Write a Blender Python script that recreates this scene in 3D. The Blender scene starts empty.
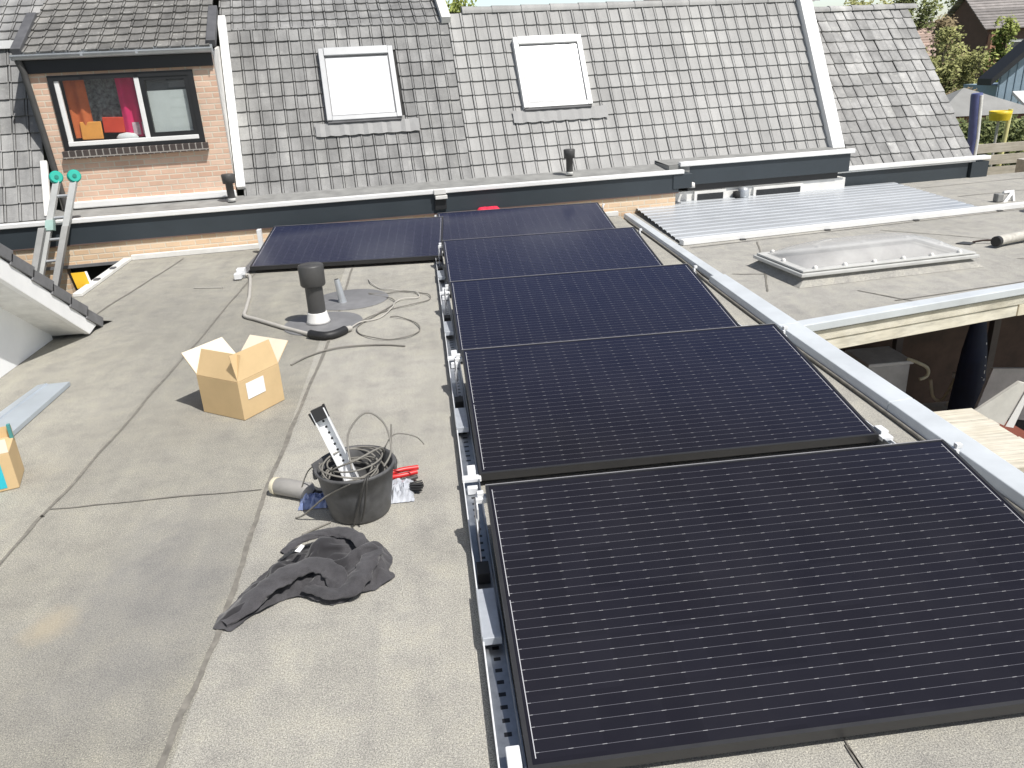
import bpy, math, random
from mathutils import Vector, Matrix, noise
random.seed(7)
R = math.radians
scn = bpy.context.scene
col = scn.collection

# ------------------------------------------------------------------ helpers
class MB:
    """collects faces; build() links them as one mesh object"""
    def __init__(s): s.v, s.f, s.m, s.c, s.sm = [], [], [], [], []
    def add(s, vs, fs, mi=0, colr=None, smooth=False):
        b = len(s.v); s.v += [tuple(p) for p in vs]
        for f in fs:
            s.f.append([b + i for i in f]); s.m.append(mi); s.c.append(colr); s.sm.append(smooth)
    def quad(s, a, b, c, d, mi=0, colr=None): s.add([a, b, c, d], [(0, 1, 2, 3)], mi, colr)
    def poly(s, pts, mi=0): s.add(pts, [tuple(range(len(pts)))], mi)
    def box(s, x0, x1, y0, y1, z0, z1, mi=0, colr=None):
        s.hexa([(x0, y0, z0), (x1, y0, z0), (x1, y1, z0), (x0, y1, z0)], [(x0, y0, z1), (x1, y0, z1), (x1, y1, z1), (x0, y1, z1)], mi, colr)
    def hexa(s, lo, hi, mi=0, colr=None):
        n = len(lo); fs = [tuple(range(n))[::-1], tuple(range(n, 2 * n))]
        fs += [(i, (i + 1) % n, n + (i + 1) % n, n + i) for i in range(n)]
        s.add(list(lo) + list(hi), fs, mi, colr)
    def obox(s, o, ax, ay, az, mi=0, colr=None):
        o, ax, ay, az = Vector(o), Vector(ax), Vector(ay), Vector(az)
        lo = [o, o + ax, o + ax + ay, o + ay]
        s.hexa(lo, [p + az for p in lo], mi, colr)
    def tube(s, pts, r, seg=8, mi=0, caps=True):
        pts = [Vector(p) for p in pts]; n = len(pts)
        rs = r if isinstance(r, (list, tuple)) else [r] * n
        t0 = (pts[1] - pts[0]).normalized()
        up = Vector((0, 0, 1)) if abs(t0.z) < .9 else Vector((1, 0, 0))
        nv = (up - t0 * up.dot(t0)).normalized()
        vs, fs = [], []
        for i, p in enumerate(pts):
            t = (pts[min(i + 1, n - 1)] - pts[max(i - 1, 0)]).normalized()
            nv = (nv - t * nv.dot(t)).normalized(); b = t.cross(nv)
            for k in range(seg):
                a = 2 * math.pi * k / seg
                vs.append(p + (nv * math.cos(a) + b * math.sin(a)) * rs[i])
        for i in range(n - 1):
            for k in range(seg):
                k2 = (k + 1) % seg
                fs.append((i * seg + k, i * seg + k2, (i + 1) * seg + k2, (i + 1) * seg + k))
        s.add(vs, fs, mi, None, True)
        if caps:
            s.add(vs[:seg], [tuple(range(seg))[::-1]], mi); s.add(vs[-seg:], [tuple(range(seg))], mi)
    def lathe(s, prof, c=(0, 0, 0), seg=32, mi=0, smooth=True):
        vs, fs = [], []
        for (r, z) in prof:
            for k in range(seg):
                a = 2 * math.pi * k / seg
                vs.append((c[0] + r * math.cos(a), c[1] + r * math.sin(a), c[2] + z))
        for i in range(len(prof) - 1):
            for k in range(seg):
                k2 = (k + 1) % seg
                fs.append((i * seg + k, i * seg + k2, (i + 1) * seg + k2, (i + 1) * seg + k))
        s.add(vs, fs, mi, None, smooth)
    def prism(s, prof, o, e1, e2, ext, mi=0):
        """2-D outline prof in axes e1,e2 from o, extruded along ext"""
        o, e1, e2, ext = map(Vector, (o, e1, e2, ext))
        lo = [o + e1 * a + e2 * b for a, b in prof]
        s.hexa(lo, [p + ext for p in lo], mi)
    def build(s, name, mats, parent=None, bevel=0, bseg=2, kind=None):
        me = bpy.data.meshes.new(name); me.from_pydata(s.v, [], s.f)
        if not isinstance(mats, (list, tuple)): mats = [mats]
        for m in mats: me.materials.append(m)
        for p, mi, sm in zip(me.polygons, s.m, s.sm): p.material_index = mi; p.use_smooth = sm
        if any(c is not None for c in s.c):
            ca = me.color_attributes.new('tint', 'FLOAT_COLOR', 'CORNER')
            for p, c in zip(me.polygons, s.c):
                c = 0.5 if c is None else c
                for li in p.loop_indices: ca.data[li].color = (c, c, c, 1) if not isinstance(c, tuple) else (*c, 1)
        me.update()
        o = bpy.data.objects.new(name, me); col.objects.link(o); o.parent = parent
        if bevel:
            b = o.modifiers.new('Bevel', 'BEVEL'); b.width = bevel; b.segments = bseg; b.limit_method = 'ANGLE'; b.angle_limit = R(40)
        if kind: o['kind'] = kind
        return o

def spline(pts, sub=6):
    pts = [Vector(p) for p in pts]; out = []
    for i in range(len(pts) - 1):
        p0, p1, p2, p3 = pts[max(i - 1, 0)], pts[i], pts[i + 1], pts[min(i + 2, len(pts) - 1)]
        for k in range(sub):
            t = k / sub
            out.append(.5 * ((2 * p1) + (p2 - p0) * t + (2 * p0 - 5 * p1 + 4 * p2 - p3) * t * t + (3 * p1 - p0 - 3 * p2 + p3) * t ** 3))
    return out + [pts[-1]]

def tag(o, label, cat, group=None):
    o['label'] = label; o['category'] = cat
    if group: o['group'] = group
    return o
def thing(name, label, cat, loc=(0, 0, 0), rz=0, group=None):
    o = bpy.data.objects.new(name, None); col.objects.link(o); o.empty_display_size = .1
    o.location = loc; o.rotation_euler = (0, 0, rz)
    return tag(o, label, cat, group)
def house_thing(name, label, cat):
    o = thing(name, label, cat, F0, HA); o.scale = (HK, HK, HK); return o
def dup(root, loc=None, label=None):
    r = root.copy(); col.objects.link(r)
    if loc is not None: r.location = loc
    if label: r['label'] = label
    for ch in list(root.children):
        c = ch.copy(); col.objects.link(c); c.parent = r
        for g in ch.children:
            d = g.copy(); col.objects.link(d); d.parent = c
    return r

# ------------------------------------------------------------------ materials
class NT:
    def __init__(s, m):
        m.use_nodes = True; s.t = m.node_tree; s.n = s.t.nodes; s.l = s.t.links
        s.bs = s.n.get('Principled BSDF'); s.out = s.n.get('Material Output')
        s.co = s.n.new('ShaderNodeTexCoord').outputs['Object']
    def new(s, t, **kw):
        n = s.n.new(t)
        for k, v in kw.items():
            if k in n.inputs: n.inputs[k].default_value = v
            else: setattr(n, k, v)
        return n
    def lk(s, a, b): s.l.new(a, b)
    def math(s, op, a, b=None, c=None):
        n = s.n.new('ShaderNodeMath'); n.operation = op
        for i, x in enumerate((a, b, c)):
            if x is None: continue
            if isinstance(x, (int, float)): n.inputs[i].default_value = x
            else: s.lk(x, n.inputs[i])
        return n.outputs[0]
    def noise(s, scale, detail=4, rough=.6, vec=None):
        n = s.new('ShaderNodeTexNoise', Scale=scale, Detail=detail, Roughness=rough); s.lk(vec or s.co, n.inputs['Vector']); return n.outputs['Fac']
    def ramp(s, f, stops):
        n = s.n.new('ShaderNodeValToRGB'); e = n.color_ramp.elements
        while len(e) < len(stops): e.new(.5)
        for el, (p, c) in zip(e, stops): el.position = p; el.color = (*c, 1) if len(c) == 3 else c
        s.lk(f, n.inputs[0]); return n.outputs[0]
    def mix(s, f, a, b, mode='MIX'):
        n = s.n.new('ShaderNodeMix'); n.data_type = 'RGBA'; n.blend_type = mode
        for i, x in ((0, f), (6, a), (7, b)):
            if isinstance(x, (int, float)): n.inputs[i].default_value = x
            elif isinstance(x, tuple): n.inputs[i].default_value = (*x, 1)
            else: s.lk(x, n.inputs[i])
        return n.outputs[2]
    def bump(s, h, st, dist=.01, prev=None):
        n = s.new('ShaderNodeBump', Strength=st, Distance=dist); s.lk(h, n.inputs['Height'])
        if prev: s.lk(prev, n.inputs['Normal'])
        s.lk(n.outputs[0], s.bs.inputs['Normal']); return n.outputs[0]

def sc(c, k): return tuple(min(1, x * k) for x in c)
def mat(name, base, rough=.6, metal=0, var=.15, nscale=8, bump=0, bscale=60, tint=0, spec=.5, fine=0, lichen=0, streak=0):
    m = bpy.data.materials.new(name); t = NT(m)
    t.bs.inputs['Roughness'].default_value = rough; t.bs.inputs['Metallic'].default_value = metal
    t.bs.inputs['Specular IOR Level'].default_value = spec
    f = t.noise(nscale, 6, .65)
    c = t.ramp(f, [(.3, sc(base, 1 - var)), (.7, sc(base, 1 + var))])
    if fine:
        g = t.noise(bscale, 2, .8)
        c = t.mix(1.0, c, t.ramp(g, [(.25, (1 - fine,) * 3), (.75, (1 + fine,) * 3)]), 'MULTIPLY')
    if streak:                                                          # rain streaks and grime running down the slope
        mp = t.new('ShaderNodeMapping'); t.lk(t.co, mp.inputs['Vector']); mp.inputs['Scale'].default_value = (5, .9, .9)
        g = t.noise(1, 5, .65, mp.outputs[0]); g2 = t.noise(1.1, 4, .6)
        c = t.mix(1.0, c, t.ramp(g, [(.28, (1 - streak,) * 3), (.5, (1, 1, 1)), (.74, (1 + streak, 1 + streak, 1 + streak * .9))]), 'MULTIPLY')
        c = t.mix(1.0, c, t.ramp(g2, [(.3, (1 - streak * .7,) * 3), (.7, (1 + streak * .6,) * 3)]), 'MULTIPLY')
    if lichen:
        q = t.ramp(t.noise(9, 5, .75), [(.60, (0, 0, 0)), (.70, (lichen,) * 3)]); c = t.mix(q, c, (.50, .50, .46))
    if tint:
        a = t.new('ShaderNodeVertexColor', layer_name='tint')
        h = t.ramp(a.outputs['Color'], [(0, (1 - tint,) * 3), (1, (1 + tint,) * 3)])
        c = t.mix(1.0, c, h, 'MULTIPLY')
    t.lk(c, t.bs.inputs['Base Color'])
    if rough > .15:
        rr = t.math('MULTIPLY_ADD', f, .2, rough - .1); t.lk(rr, t.bs.inputs['Roughness'])
    if bump: t.bump(t.noise(bscale, 4, .7), bump)
    return m

M = {}
def bitumen(name, base, patch=False):
    m = bpy.data.materials.new(name); t = NT(m)
    t.bs.inputs['Roughness'].default_value = .92; t.bs.inputs['Specular IOR Level'].default_value = .25
    big = t.noise(.9, 5, .6); mid = t.noise(7, 6, .72); gr = t.noise(270, 3, .85); gr2 = t.noise(150, 2, .7)
    c = t.ramp(big, [(.32, sc(base, .86)), (.52, base), (.7, sc(base, 1.1))])
    c = t.mix(1.0, c, t.ramp(mid, [(.28, (.8, .8, .82)), (.5, (1, 1, 1)), (.72, (1.14, 1.13, 1.08))]), 'MULTIPLY')
    c = t.mix(1.0, c, t.ramp(gr, [(.33, (.38, .37, .41)), (.5, (1, 1, 1)), (.65, (1.75, 1.72, 1.66))]), 'MULTIPLY')
    c = t.mix(1.0, c, t.ramp(gr2, [(.3, (.8, .8, .8)), (.7, (1.2, 1.2, 1.2))]), 'MULTIPLY')
    # faint streaks along the rolls
    mp = t.new('ShaderNodeMapping'); t.lk(t.co, mp.inputs['Vector']); mp.inputs['Scale'].default_value = (9, .6, 1)
    st = t.noise(1, 4, .6, mp.outputs[0])
    c = t.mix(1.0, c, t.ramp(st, [(.3, (.92, .92, .93)), (.7, (1.06, 1.06, 1.05))]), 'MULTIPLY')
    if patch:
        xx = t.n.new('ShaderNodeSeparateXYZ'); t.lk(t.co, xx.inputs[0])
        wob = t.math('ADD', xx.outputs['X'], t.math('MULTIPLY', t.math('SUBTRACT', t.noise(2, 3), .5), .12))
        left = t.math('LESS_THAN', xx.outputs['X'], -.752); mid_ = t.math('MULTIPLY', left, t.math('GREATER_THAN', wob, -1.62))
        c = t.mix(t.math('MULTIPLY', left, t.math('MULTIPLY_ADD', t.noise(1.6, 5, .65), .5, .55)), c, t.mix(1.0, c, (.88, .875, .85), 'MULTIPLY'))
        c = t.mix(t.math('MULTIPLY', mid_, t.noise(3.2, 6, .7)), c, t.mix(1.0, c, (.86, .86, .86), 'MULTIPLY'))
        def blob(x, y, rx, ry, lo, hi, ns):
            mpn = t.new('ShaderNodeMapping'); t.lk(t.co, mpn.inputs['Vector'])
            mpn.inputs['Location'].default_value = (-x / rx, -y / ry, 0); mpn.inputs['Scale'].default_value = (1 / rx, 1 / ry, 0)
            ln = t.n.new('ShaderNodeVectorMath'); ln.operation = 'LENGTH'; t.lk(mpn.outputs[0], ln.inputs[0])
            d = t.math('ADD', ln.outputs['Value'], t.math('MULTIPLY', t.math('SUBTRACT', t.noise(ns, 4), .5), 1.6))
            mr = t.new('ShaderNodeMapRange'); mr.inputs[1].default_value = lo; mr.inputs[2].default_value = hi; mr.inputs[3].default_value = 1; mr.inputs[4].default_value = 0
            t.lk(d, mr.inputs[0]); return mr.outputs[0]
        c = t.mix(t.math('MULTIPLY', blob(-1.31, 2.17, .085, .085, .3, 1.3, 9), .5), c, (.50, .42, .28))
        c = t.mix(t.math('MULTIPLY', blob(-1.02, 2.25, .33, .62, .3, 1.3, 4), .42), c, (.17, .17, .18))
        c = t.mix(t.math('MULTIPLY', blob(-1.5, 3.9, .5, 1.4, .2, 1.4, 3), .25), c, (.19, .185, .17))
        c = t.mix(t.math('MULTIPLY', blob(-1.9, 5.9, .7, 1.0, .2, 1.4, 3), .22), c, (.20, .195, .18))
    t.lk(c, t.bs.inputs['Base Color'])
    b = t.bump(gr, .55, .004); t.bump(mid, .35, .012, b)
    return m
M['bitumen'] = bitumen('bitumen_roofing', (.358, .347, .310), True)
M['bitumen2'] = bitumen('bitumen_roofing_neighbour', (.35, .341, .312))
M['bitumen_dark'] = mat('bitumen_seam', (.19, .178, .155), .85, var=.3, nscale=25, bump=.3)
M['tile_left'] = mat('roof_tile_grey', (.255, .254, .25), .7, var=.2, nscale=5, bump=.25, bscale=90, tint=.22, fine=.12, spec=.3, lichen=.25, streak=.24)
M['tile_mid'] = mat('roof_tile_pale', (.345, .343, .335), .65, var=.1, nscale=3, bump=.2, bscale=90, tint=.13, fine=.08, spec=.3, lichen=.12, streak=.13)
M['tile_far'] = mat('roof_tile_weathered', (.315, .313, .307), .75, var=.22, nscale=7, bump=.25, bscale=80, tint=.26, fine=.12, spec=.3, lichen=.6, streak=.24)
M['tile_dormer'] = mat('roof_tile_brownish', (.195, .19, .18), .75, var=.25, nscale=6, bump=.25, bscale=90, tint=.3, fine=.14, spec=.3, lichen=.75, streak=.24)
M['underlay'] = mat('roof_underlay', (.035, .034, .033), .9)
M['white'] = mat('white_paint', (.8, .8, .79), .45, var=.05, nscale=4)
M['white_dirty'] = mat('white_paint_weathered', (.72, .71, .68), .6, var=.12, nscale=6)
M['fascia'] = mat('dark_grey_board', (.034, .044, .053), .5, var=.12, nscale=2)
M['black_frame'] = mat('black_frame_paint', (.02, .021, .023), .4, var=.1)
M['grey_board'] = mat('grey_lead', (.11, .11, .115), .55, var=.2, nscale=8)
M['zinc'] = mat('zinc_sheet', (.52, .54, .56), .38, .55, var=.12, nscale=5)
M['zinc_white'] = mat('pale_zinc_coping', (.60, .635, .66), .5, .1, var=.1, nscale=3, bump=.05, bscale=20)
M['gutter_grey'] = mat('weathered_gutter', (.26, .26, .25), .7, var=.25, nscale=6)
M['lead'] = mat('lead_flashing', (.2, .2, .205), .6, .1, var=.15, nscale=10)
M['flash_pale'] = mat('pale_lead_apron', (.27, .27, .268), .55, var=.12, nscale=10)
M['galv'] = mat('galvanised_steel', (.38, .39, .41), .36, .75, var=.18, nscale=25)
M['alu_ladder'] = mat('dull_ladder_aluminium', (.50, .51, .50), .5, .1, var=.1)
M['ladder_old'] = mat('grey_ladder_aluminium', (.36, .36, .35), .6, .1, var=.15)
M['alu'] = mat('bare_aluminium', (.82, .83, .84), .3, .55, var=.06)
M['alu_bright'] = mat('white_aluminium', (.85, .86, .87), .35, .15, var=.05)
M['frame_black'] = mat('black_anodised', (.028, .028, .03), .42, .0, var=.1)
M['pvc_grey'] = mat('dark_grey_pvc', (.062, .061, .06), .5, var=.15, nscale=10)
M['pvc_light'] = mat('pale_grey_conduit', (.46, .44, .40), .5, var=.1)
M['cable_grey'] = mat('grey_cable', (.19, .18, .16), .6, var=.2, nscale=20)
M['cable_dark'] = mat('dark_cable', (.06, .058, .055), .5, var=.2)
M['rubber'] = mat('black_rubber', (.02, .02, .021), .55, var=.2)
M['bucket'] = mat('dark_bucket_plastic', (.085, .085, .087), .55, var=.3, nscale=14, bump=.05, bscale=30, fine=.15)
M['red'] = mat('red_plastic', (.62, .03, .03), .4, var=.1)
M['red_cloth'] = mat('red_cloth', (.7, .02, .06), .8, var=.2, bump=.3)
M['clear_bag'] = mat('cloudy_plastic_film', (.46, .48, .52), .25, var=.2, nscale=30)
M['blue_bag'] = mat('blue_plastic_film', (.22, .28, .5), .3, var=.4, nscale=20)
M['card'] = mat('cardboard', (.60, .44, .245), .8, var=.06, nscale=6, bump=.05, bscale=120, spec=.2)
M['card_in'] = mat('cardboard_inside', (.74, .66, .53), .85, var=.05, spec=.2)
M['paper'] = mat('white_paper_label', (.85, .85, .84), .6, var=.03)
M['cyan'] = mat('cyan_print', (.03, .48, .58), .5, var=.06)
M['green_plastic'] = mat('green_rubber_wheel', (.02, .42, .33), .5, var=.1)
M['yellow'] = mat('yellow_plastic', (.75, .55, .03), .45, var=.08)
M['yellow2'] = mat('yellow_sign', (.72, .42, .02), .5, var=.08)
M['wood_pale'] = mat('weathered_pale_wood', (.55, .47, .33), .8, var=.15, nscale=3)
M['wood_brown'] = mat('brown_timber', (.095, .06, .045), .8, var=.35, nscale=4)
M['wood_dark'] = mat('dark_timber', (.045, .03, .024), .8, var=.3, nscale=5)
M['white_wood'] = mat('white_painted_timber', (.70, .64, .5), .7, var=.14, nscale=4, bump=.15)
M['dark'] = mat('dark_void', (.02, .02, .02), .9)
M['ground'] = mat('ground_green', (.10, .12, .05), .95, var=.4, nscale=.15)
M['blue_cloth'] = mat('navy_canvas', (.016, .023, .055), .7, var=.2)
M['green_moss'] = mat('olive_green_base', (.08, .11, .03), .8, var=.3)
M['concrete'] = mat('pale_concrete', (.5, .48, .43), .85, var=.2, nscale=25, bump=.3)
M['blue_pole'] = mat('slate_blue_tube', (.10, .115, .26), .5, var=.2)
M['barn_wall'] = mat('blue_grey_boards', (.27, .36, .44), .7, var=.1)
M['barn_roof'] = mat('black_roof_sheet', (.02, .022, .026), .6)
M['far_roof'] = mat('distant_tiled_roof', (.25, .22, .205), .8, var=.25, nscale=3)
M['far_brick'] = mat('distant_brown_brick', (.14, .09, .075), .85, var=.15, nscale=2)
M['far_brick2'] = mat('distant_red_brick', (.42, .22, .15), .85, var=.1, nscale=2)
M['shed_roof'] = mat('grey_corrugated_shed', (.27, .27, .26), .75, var=.15, nscale=2)
M['bark'] = mat('bark', (.07, .055, .04), .9)

def wood(name, base, dirv, scale=1.0):
    m = bpy.data.materials.new(name); t = NT(m); t.bs.inputs['Roughness'].default_value = .75
    mp = t.new('ShaderNodeMapping'); t.lk(t.co, mp.inputs['Vector']); mp.inputs['Scale'].default_value = dirv
    f = t.noise(scale, 6, .7, mp.outputs[0]); k = t.noise(6, 2, .5)
    c = t.ramp(f, [(.25, sc(base, .62)), (.5, base), (.75, sc(base, 1.2))])
    c = t.mix(1.0, c, t.ramp(k, [(.3, (.9, .88, .84)), (.7, (1.08, 1.08, 1.08))]), 'MULTIPLY')
    t.lk(c, t.bs.inputs['Base Color']); t.bump(f, .3); return m
M['plank'] = wood('bleached_planks', (.64, .61, .53), (2, 50, 2))
M['beam'] = wood('bleached_beam', (.70, .67, .57), (1.2, 14, 18))
M['fence'] = wood('weathered_fence', (.46, .42, .35), (2, 30, 40))

def brick(name, c1, c2, mortar, w, h, scale=1):
    m = bpy.data.materials.new(name); t = NT(m); t.bs.inputs['Roughness'].default_value = .85
    sp = t.n.new('ShaderNodeSeparateXYZ'); t.lk(t.co, sp.inputs[0]); cb = t.n.new('ShaderNodeCombineXYZ')
    t.lk(sp.outputs['X'], cb.inputs['X']); t.lk(sp.outputs['Z'], cb.inputs['Y'])
    b = t.new('ShaderNodeTexBrick', Scale=1.0); b.inputs['Brick Width'].default_value = w; b.inputs['Row Height'].default_value = h
    b.inputs['Mortar Size'].default_value = .0065; b.inputs['Bias'].default_value = 0; b.inputs['Mortar Smooth'].default_value = .3
    b.inputs['Color1'].default_value = (*c1, 1); b.inputs['Color2'].default_value = (*c2, 1); b.inputs['Mortar'].default_value = (*mortar, 1)
    t.lk(cb.outputs[0], b.inputs['Vector'])
    c = t.mix(1.0, b.outputs['Color'], t.ramp(t.noise(3, 5), [(.3, (.88, .88, .88)), (.7, (1.12, 1.1, 1.08))]), 'MULTIPLY')
    t.lk(c, t.bs.inputs['Base Color']); t.bump(t.math('SUBTRACT', 1.0, b.outputs['Fac']), .5, .006); return m
M['brick'] = brick('orange_brick', (.60, .395, .29), (.69, .50, .385), (.64, .57, .47), .135, .052)
M['brick_pale'] = brick('pale_brick', (.68, .48, .31), (.74, .57, .40), (.68, .60, .48), .135, .052)
M['sill_brick'] = brick('dark_sill_tile', (.055, .045, .042), (.075, .06, .055), (.3, .28, .26), .06, .2)

def glass(name, tint=(1, 1, 1), amount=.8, rough=.03):
    m = bpy.data.materials.new(name); t = NT(m); t.n.remove(t.bs)
    tr = t.n.new('ShaderNodeBsdfTransparent'); tr.inputs[0].default_value = (*tint, 1)
    gl = t.n.new('ShaderNodeBsdfGlossy'); gl.inputs['Roughness'].default_value = rough
    ms = t.n.new('ShaderNodeMixShader'); ms.inputs[0].default_value = 1 - amount
    t.lk(tr.outputs[0], ms.inputs[1]); t.lk(gl.outputs[0], ms.inputs[2]); t.lk(ms.outputs[0], t.out.inputs[0]); return m
M['window_glass'] = glass('window_glass', (.95, .97, .97), .9)

def dome_mat():
    m = bpy.data.materials.new('cloudy_acrylic'); t = NT(m)
    t.bs.inputs['Base Color'].default_value = (.74, .735, .72, 1); t.bs.inputs['Roughness'].default_value = .12
    tr = t.n.new('ShaderNodeBsdfTransparent'); tr.inputs[0].default_value = (.9, .9, .9, 1)
    ms = t.n.new('ShaderNodeMixShader')
    f = t.ramp(t.noise(5, 5), [(.3, (.38,) * 3), (.7, (.52,) * 3)]); t.lk(f, ms.inputs[0])
    t.lk(tr.outputs[0], ms.inputs[1]); t.lk(t.bs.outputs[0], ms.inputs[2]); t.lk(ms.outputs[0], t.out.inputs[0]); return m
M['dome'] = dome_mat()

def perforated():
    m = mat('perforated_galvanised_steel', (.38, .40, .43), .36, .8, var=.18, nscale=25); t = NT(m)
    sp = t.n.new('ShaderNodeSeparateXYZ'); t.lk(t.co, sp.inputs[0])
    fy = t.math('LESS_THAN', t.math('ABSOLUTE', t.math('SUBTRACT', t.math('FRACT', t.math('DIVIDE', sp.outputs['Y'], .046)), .5)), .16)
    fx = t.math('LESS_THAN', t.math('ABSOLUTE', t.math('SUBTRACT', sp.outputs['X'], .092)), .010)
    old = t.bs.inputs['Base Color'].links[0].from_socket
    t.lk(t.mix(t.math('MULTIPLY', fx, fy), old, (.01, .01, .012)), t.bs.inputs['Base Color'])
    old = t.math('MULTIPLY_ADD', t.math('MULTIPLY', fx, fy), -.8, .8); t.lk(old, t.bs.inputs['Metallic']); return m
M['galv_holes'] = perforated()
def cloth(name, base):
    m = bpy.data.materials.new(name); t = NT(m); t.bs.inputs['Roughness'].default_value = .95
    t.bs.inputs['Specular IOR Level'].default_value = .1
    t.bs.inputs['Sheen Weight'].default_value = .25
    f = t.noise(14, 5); w = t.noise(420, 2, .8)
    c = t.mix(1.0, t.ramp(f, [(.3, sc(base, .75)), (.7, sc(base, 1.3))]), t.ramp(w, [(.3, (.75,) * 3), (.7, (1.25,) * 3)]), 'MULTIPLY')
    t.lk(c, t.bs.inputs['Base Color']); b = t.bump(w, .25, .002); t.bump(t.noise(45, 4, .6), .35, .006, b); return m
M['jacket'] = cloth('charcoal_fleece', (.062, .060, .064))
t_ = NT(M['jacket']); v_ = t_.new('ShaderNodeVertexColor', layer_name='tint'); old_ = t_.bs.inputs['Base Color'].links[0].from_socket
t_.lk(t_.mix(v_.outputs['Color'], old_, (.036, .035, .038)), t_.bs.inputs['Base Color'])

# solar cells: lines run along the long side (local x); W x D panel with origin at its front left corner
PW, PD = 1.70, 1.074
def cells():
    m = bpy.data.materials.new('solar_cells_under_glass'); t = NT(m)
    sp = t.n.new('ShaderNodeSeparateXYZ'); t.lk(t.co, sp.inputs[0]); X, Y = sp.outputs['X'], sp.outputs['Y']
    px = (PW - .05) / 20; py = (PD - .05) / 6; pb = py / 5
    def band(v, off, pitch, half):      # 1 inside |frac-centre|<half
        q = t.math('ABSOLUTE', t.math('SUBTRACT', t.math('FRACT', t.math('DIVIDE', t.math('SUBTRACT', v, off), pitch)), .5))
        return t.math('LESS_THAN', q, half / pitch)
    bus = band(Y, .025, pb, .0005)
    gapx = band(X, .025 - px / 2, px, .0016); gapy = band(Y, .025 - py / 2, py, .0016)
    dot = t.math('MULTIPLY', band(Y, .025, pb, .0008), band(X, .025 - px / 2, px, .006))
    inx = t.math('MULTIPLY', t.math('GREATER_THAN', X, .022), t.math('LESS_THAN', X, PW - .022))
    iny = t.math('MULTIPLY', t.math('GREATER_THAN', Y, .024), t.math('LESS_THAN', Y, PD - .024)); ins = t.math('MULTIPLY', inx, iny)
    # per-cell shade
    fl = t.n.new('ShaderNodeCombineXYZ')
    t.lk(t.math('FLOOR', t.math('DIVIDE', t.math('SUBTRACT', X, .025), px)), fl.inputs[0]); t.lk(t.math('FLOOR', t.math('DIVIDE', t.math('SUBTRACT', Y, .025), py)), fl.inputs[1])
    wn = t.n.new('ShaderNodeTexWhiteNoise'); t.lk(fl.outputs[0], wn.inputs['Vector'])
    lw = t.new('ShaderNodeLayerWeight', Blend=.5); c = t.mix(t.ramp(lw.outputs['Facing'], [(.42, (0, 0, 0)), (.82, (1, 1, 1))]), t.ramp(wn.outputs['Value'], [(0, (.0085, .0085, .0145)), (1, (.0115, .0115, .0185))]), (.014, .021, .064))  # bluish sheen at grazing view angles, mixed into the base colour
    fing = t.noise(1, 2, .5)
    # string ribbons at the two ends, one per pair of cell rows
    endl = t.math('LESS_THAN', t.math('ABSOLUTE', t.math('SUBTRACT', X, .021)), .0011)
    endr = t.math('LESS_THAN', t.math('ABSOLUTE', t.math('SUBTRACT', X, PW - .021)), .0011)
    segl = t.math('LESS_THAN', t.math('ABSOLUTE', t.math('SUBTRACT', t.math('FRACT', t.math('DIVIDE', t.math('SUBTRACT', Y, .02), (PD - .04) / 2)), .5)), .485)
    segr = t.math('LESS_THAN', t.math('ABSOLUTE', t.math('SUBTRACT', t.math('FRACT', t.math('DIVIDE', t.math('SUBTRACT', Y, .02), (PD - .04) / 3)), .5)), .48)
    rib = t.math('MAXIMUM', t.math('MULTIPLY', endl, segl), t.math('MULTIPLY', endr, segr))
    c = t.mix(t.math('MULTIPLY', bus, ins), c, (.14, .14, .16))
    c = t.mix(t.math('MULTIPLY', dot, ins), c, (.30, .30, .31))
    c = t.mix(t.math('MULTIPLY', rib, iny), c, (.48, .48, .5))
    d = t.noise(3, 5, .6); c = t.mix(t.math('MULTIPLY', d, .035), c, (.35, .33, .3))     # thin dust
    t.lk(c, t.bs.inputs['Base Color']); t.bs.inputs['Roughness'].default_value = .22
    t.bs.inputs['IOR'].default_value = 1.32; t.bs.inputs['Specular IOR Level'].default_value = .26
    return m
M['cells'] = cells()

# ------------------------------------------------------------------ camera, sun, sky
cam = bpy.data.cameras.new('camera'); cam.sensor_width = 36; cam.lens = 777 / 1024 * 36; cam.clip_start = .05; cam.clip_end = 2000
co = bpy.data.objects.new('camera', cam); col.objects.link(co); scn.camera = co
H = 1.57
cx = Vector((.99191834, -.1175733, -.04769201)); cy = Vector((-.08802297, -.36697121, -.92605836)); cz = Vector((.09137814, .92277226, -.37435462))
mw = Matrix((cx, -cy, -cz)).transposed().to_4x4(); mw.translation = (0, 0, H); co.matrix_world = mw

sun_dir = Vector((.36, -.39, .85)).normalized()
sl = bpy.data.lights.new('sun', 'SUN'); sl.energy = 5.0; sl.angle = R(.53); sl.color = (1, .972, .925)
so = bpy.data.objects.new('sun', sl); col.objects.link(so); so.rotation_euler = sun_dir.to_track_quat('Z', 'Y').to_euler()
w = bpy.data.worlds.new('World'); scn.world = w; w.use_nodes = True
wt = w.node_tree; bg = wt.nodes['Background']; sky = wt.nodes.new('ShaderNodeTexSky'); sky.sky_type = 'NISHITA'; sky.sun_disc = False
sky.sun_elevation = math.asin(sun_dir.z); sky.sun_rotation = math.atan2(sun_dir.x, sun_dir.y); sky.dust_density = 2.5; sky.air_density = 1.0
tcw = wt.nodes.new('ShaderNodeTexCoord'); spw = wt.nodes.new('ShaderNodeSeparateXYZ'); wt.links.new(tcw.outputs['Generated'], spw.inputs[0])
rmw = wt.nodes.new('ShaderNodeValToRGB'); rmw.color_ramp.elements[0].position = .0; rmw.color_ramp.elements[0].color = (1, 1, 1, 1); rmw.color_ramp.elements[1].position = .22; rmw.color_ramp.elements[1].color = (.2, .2, .2, 1)
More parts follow.
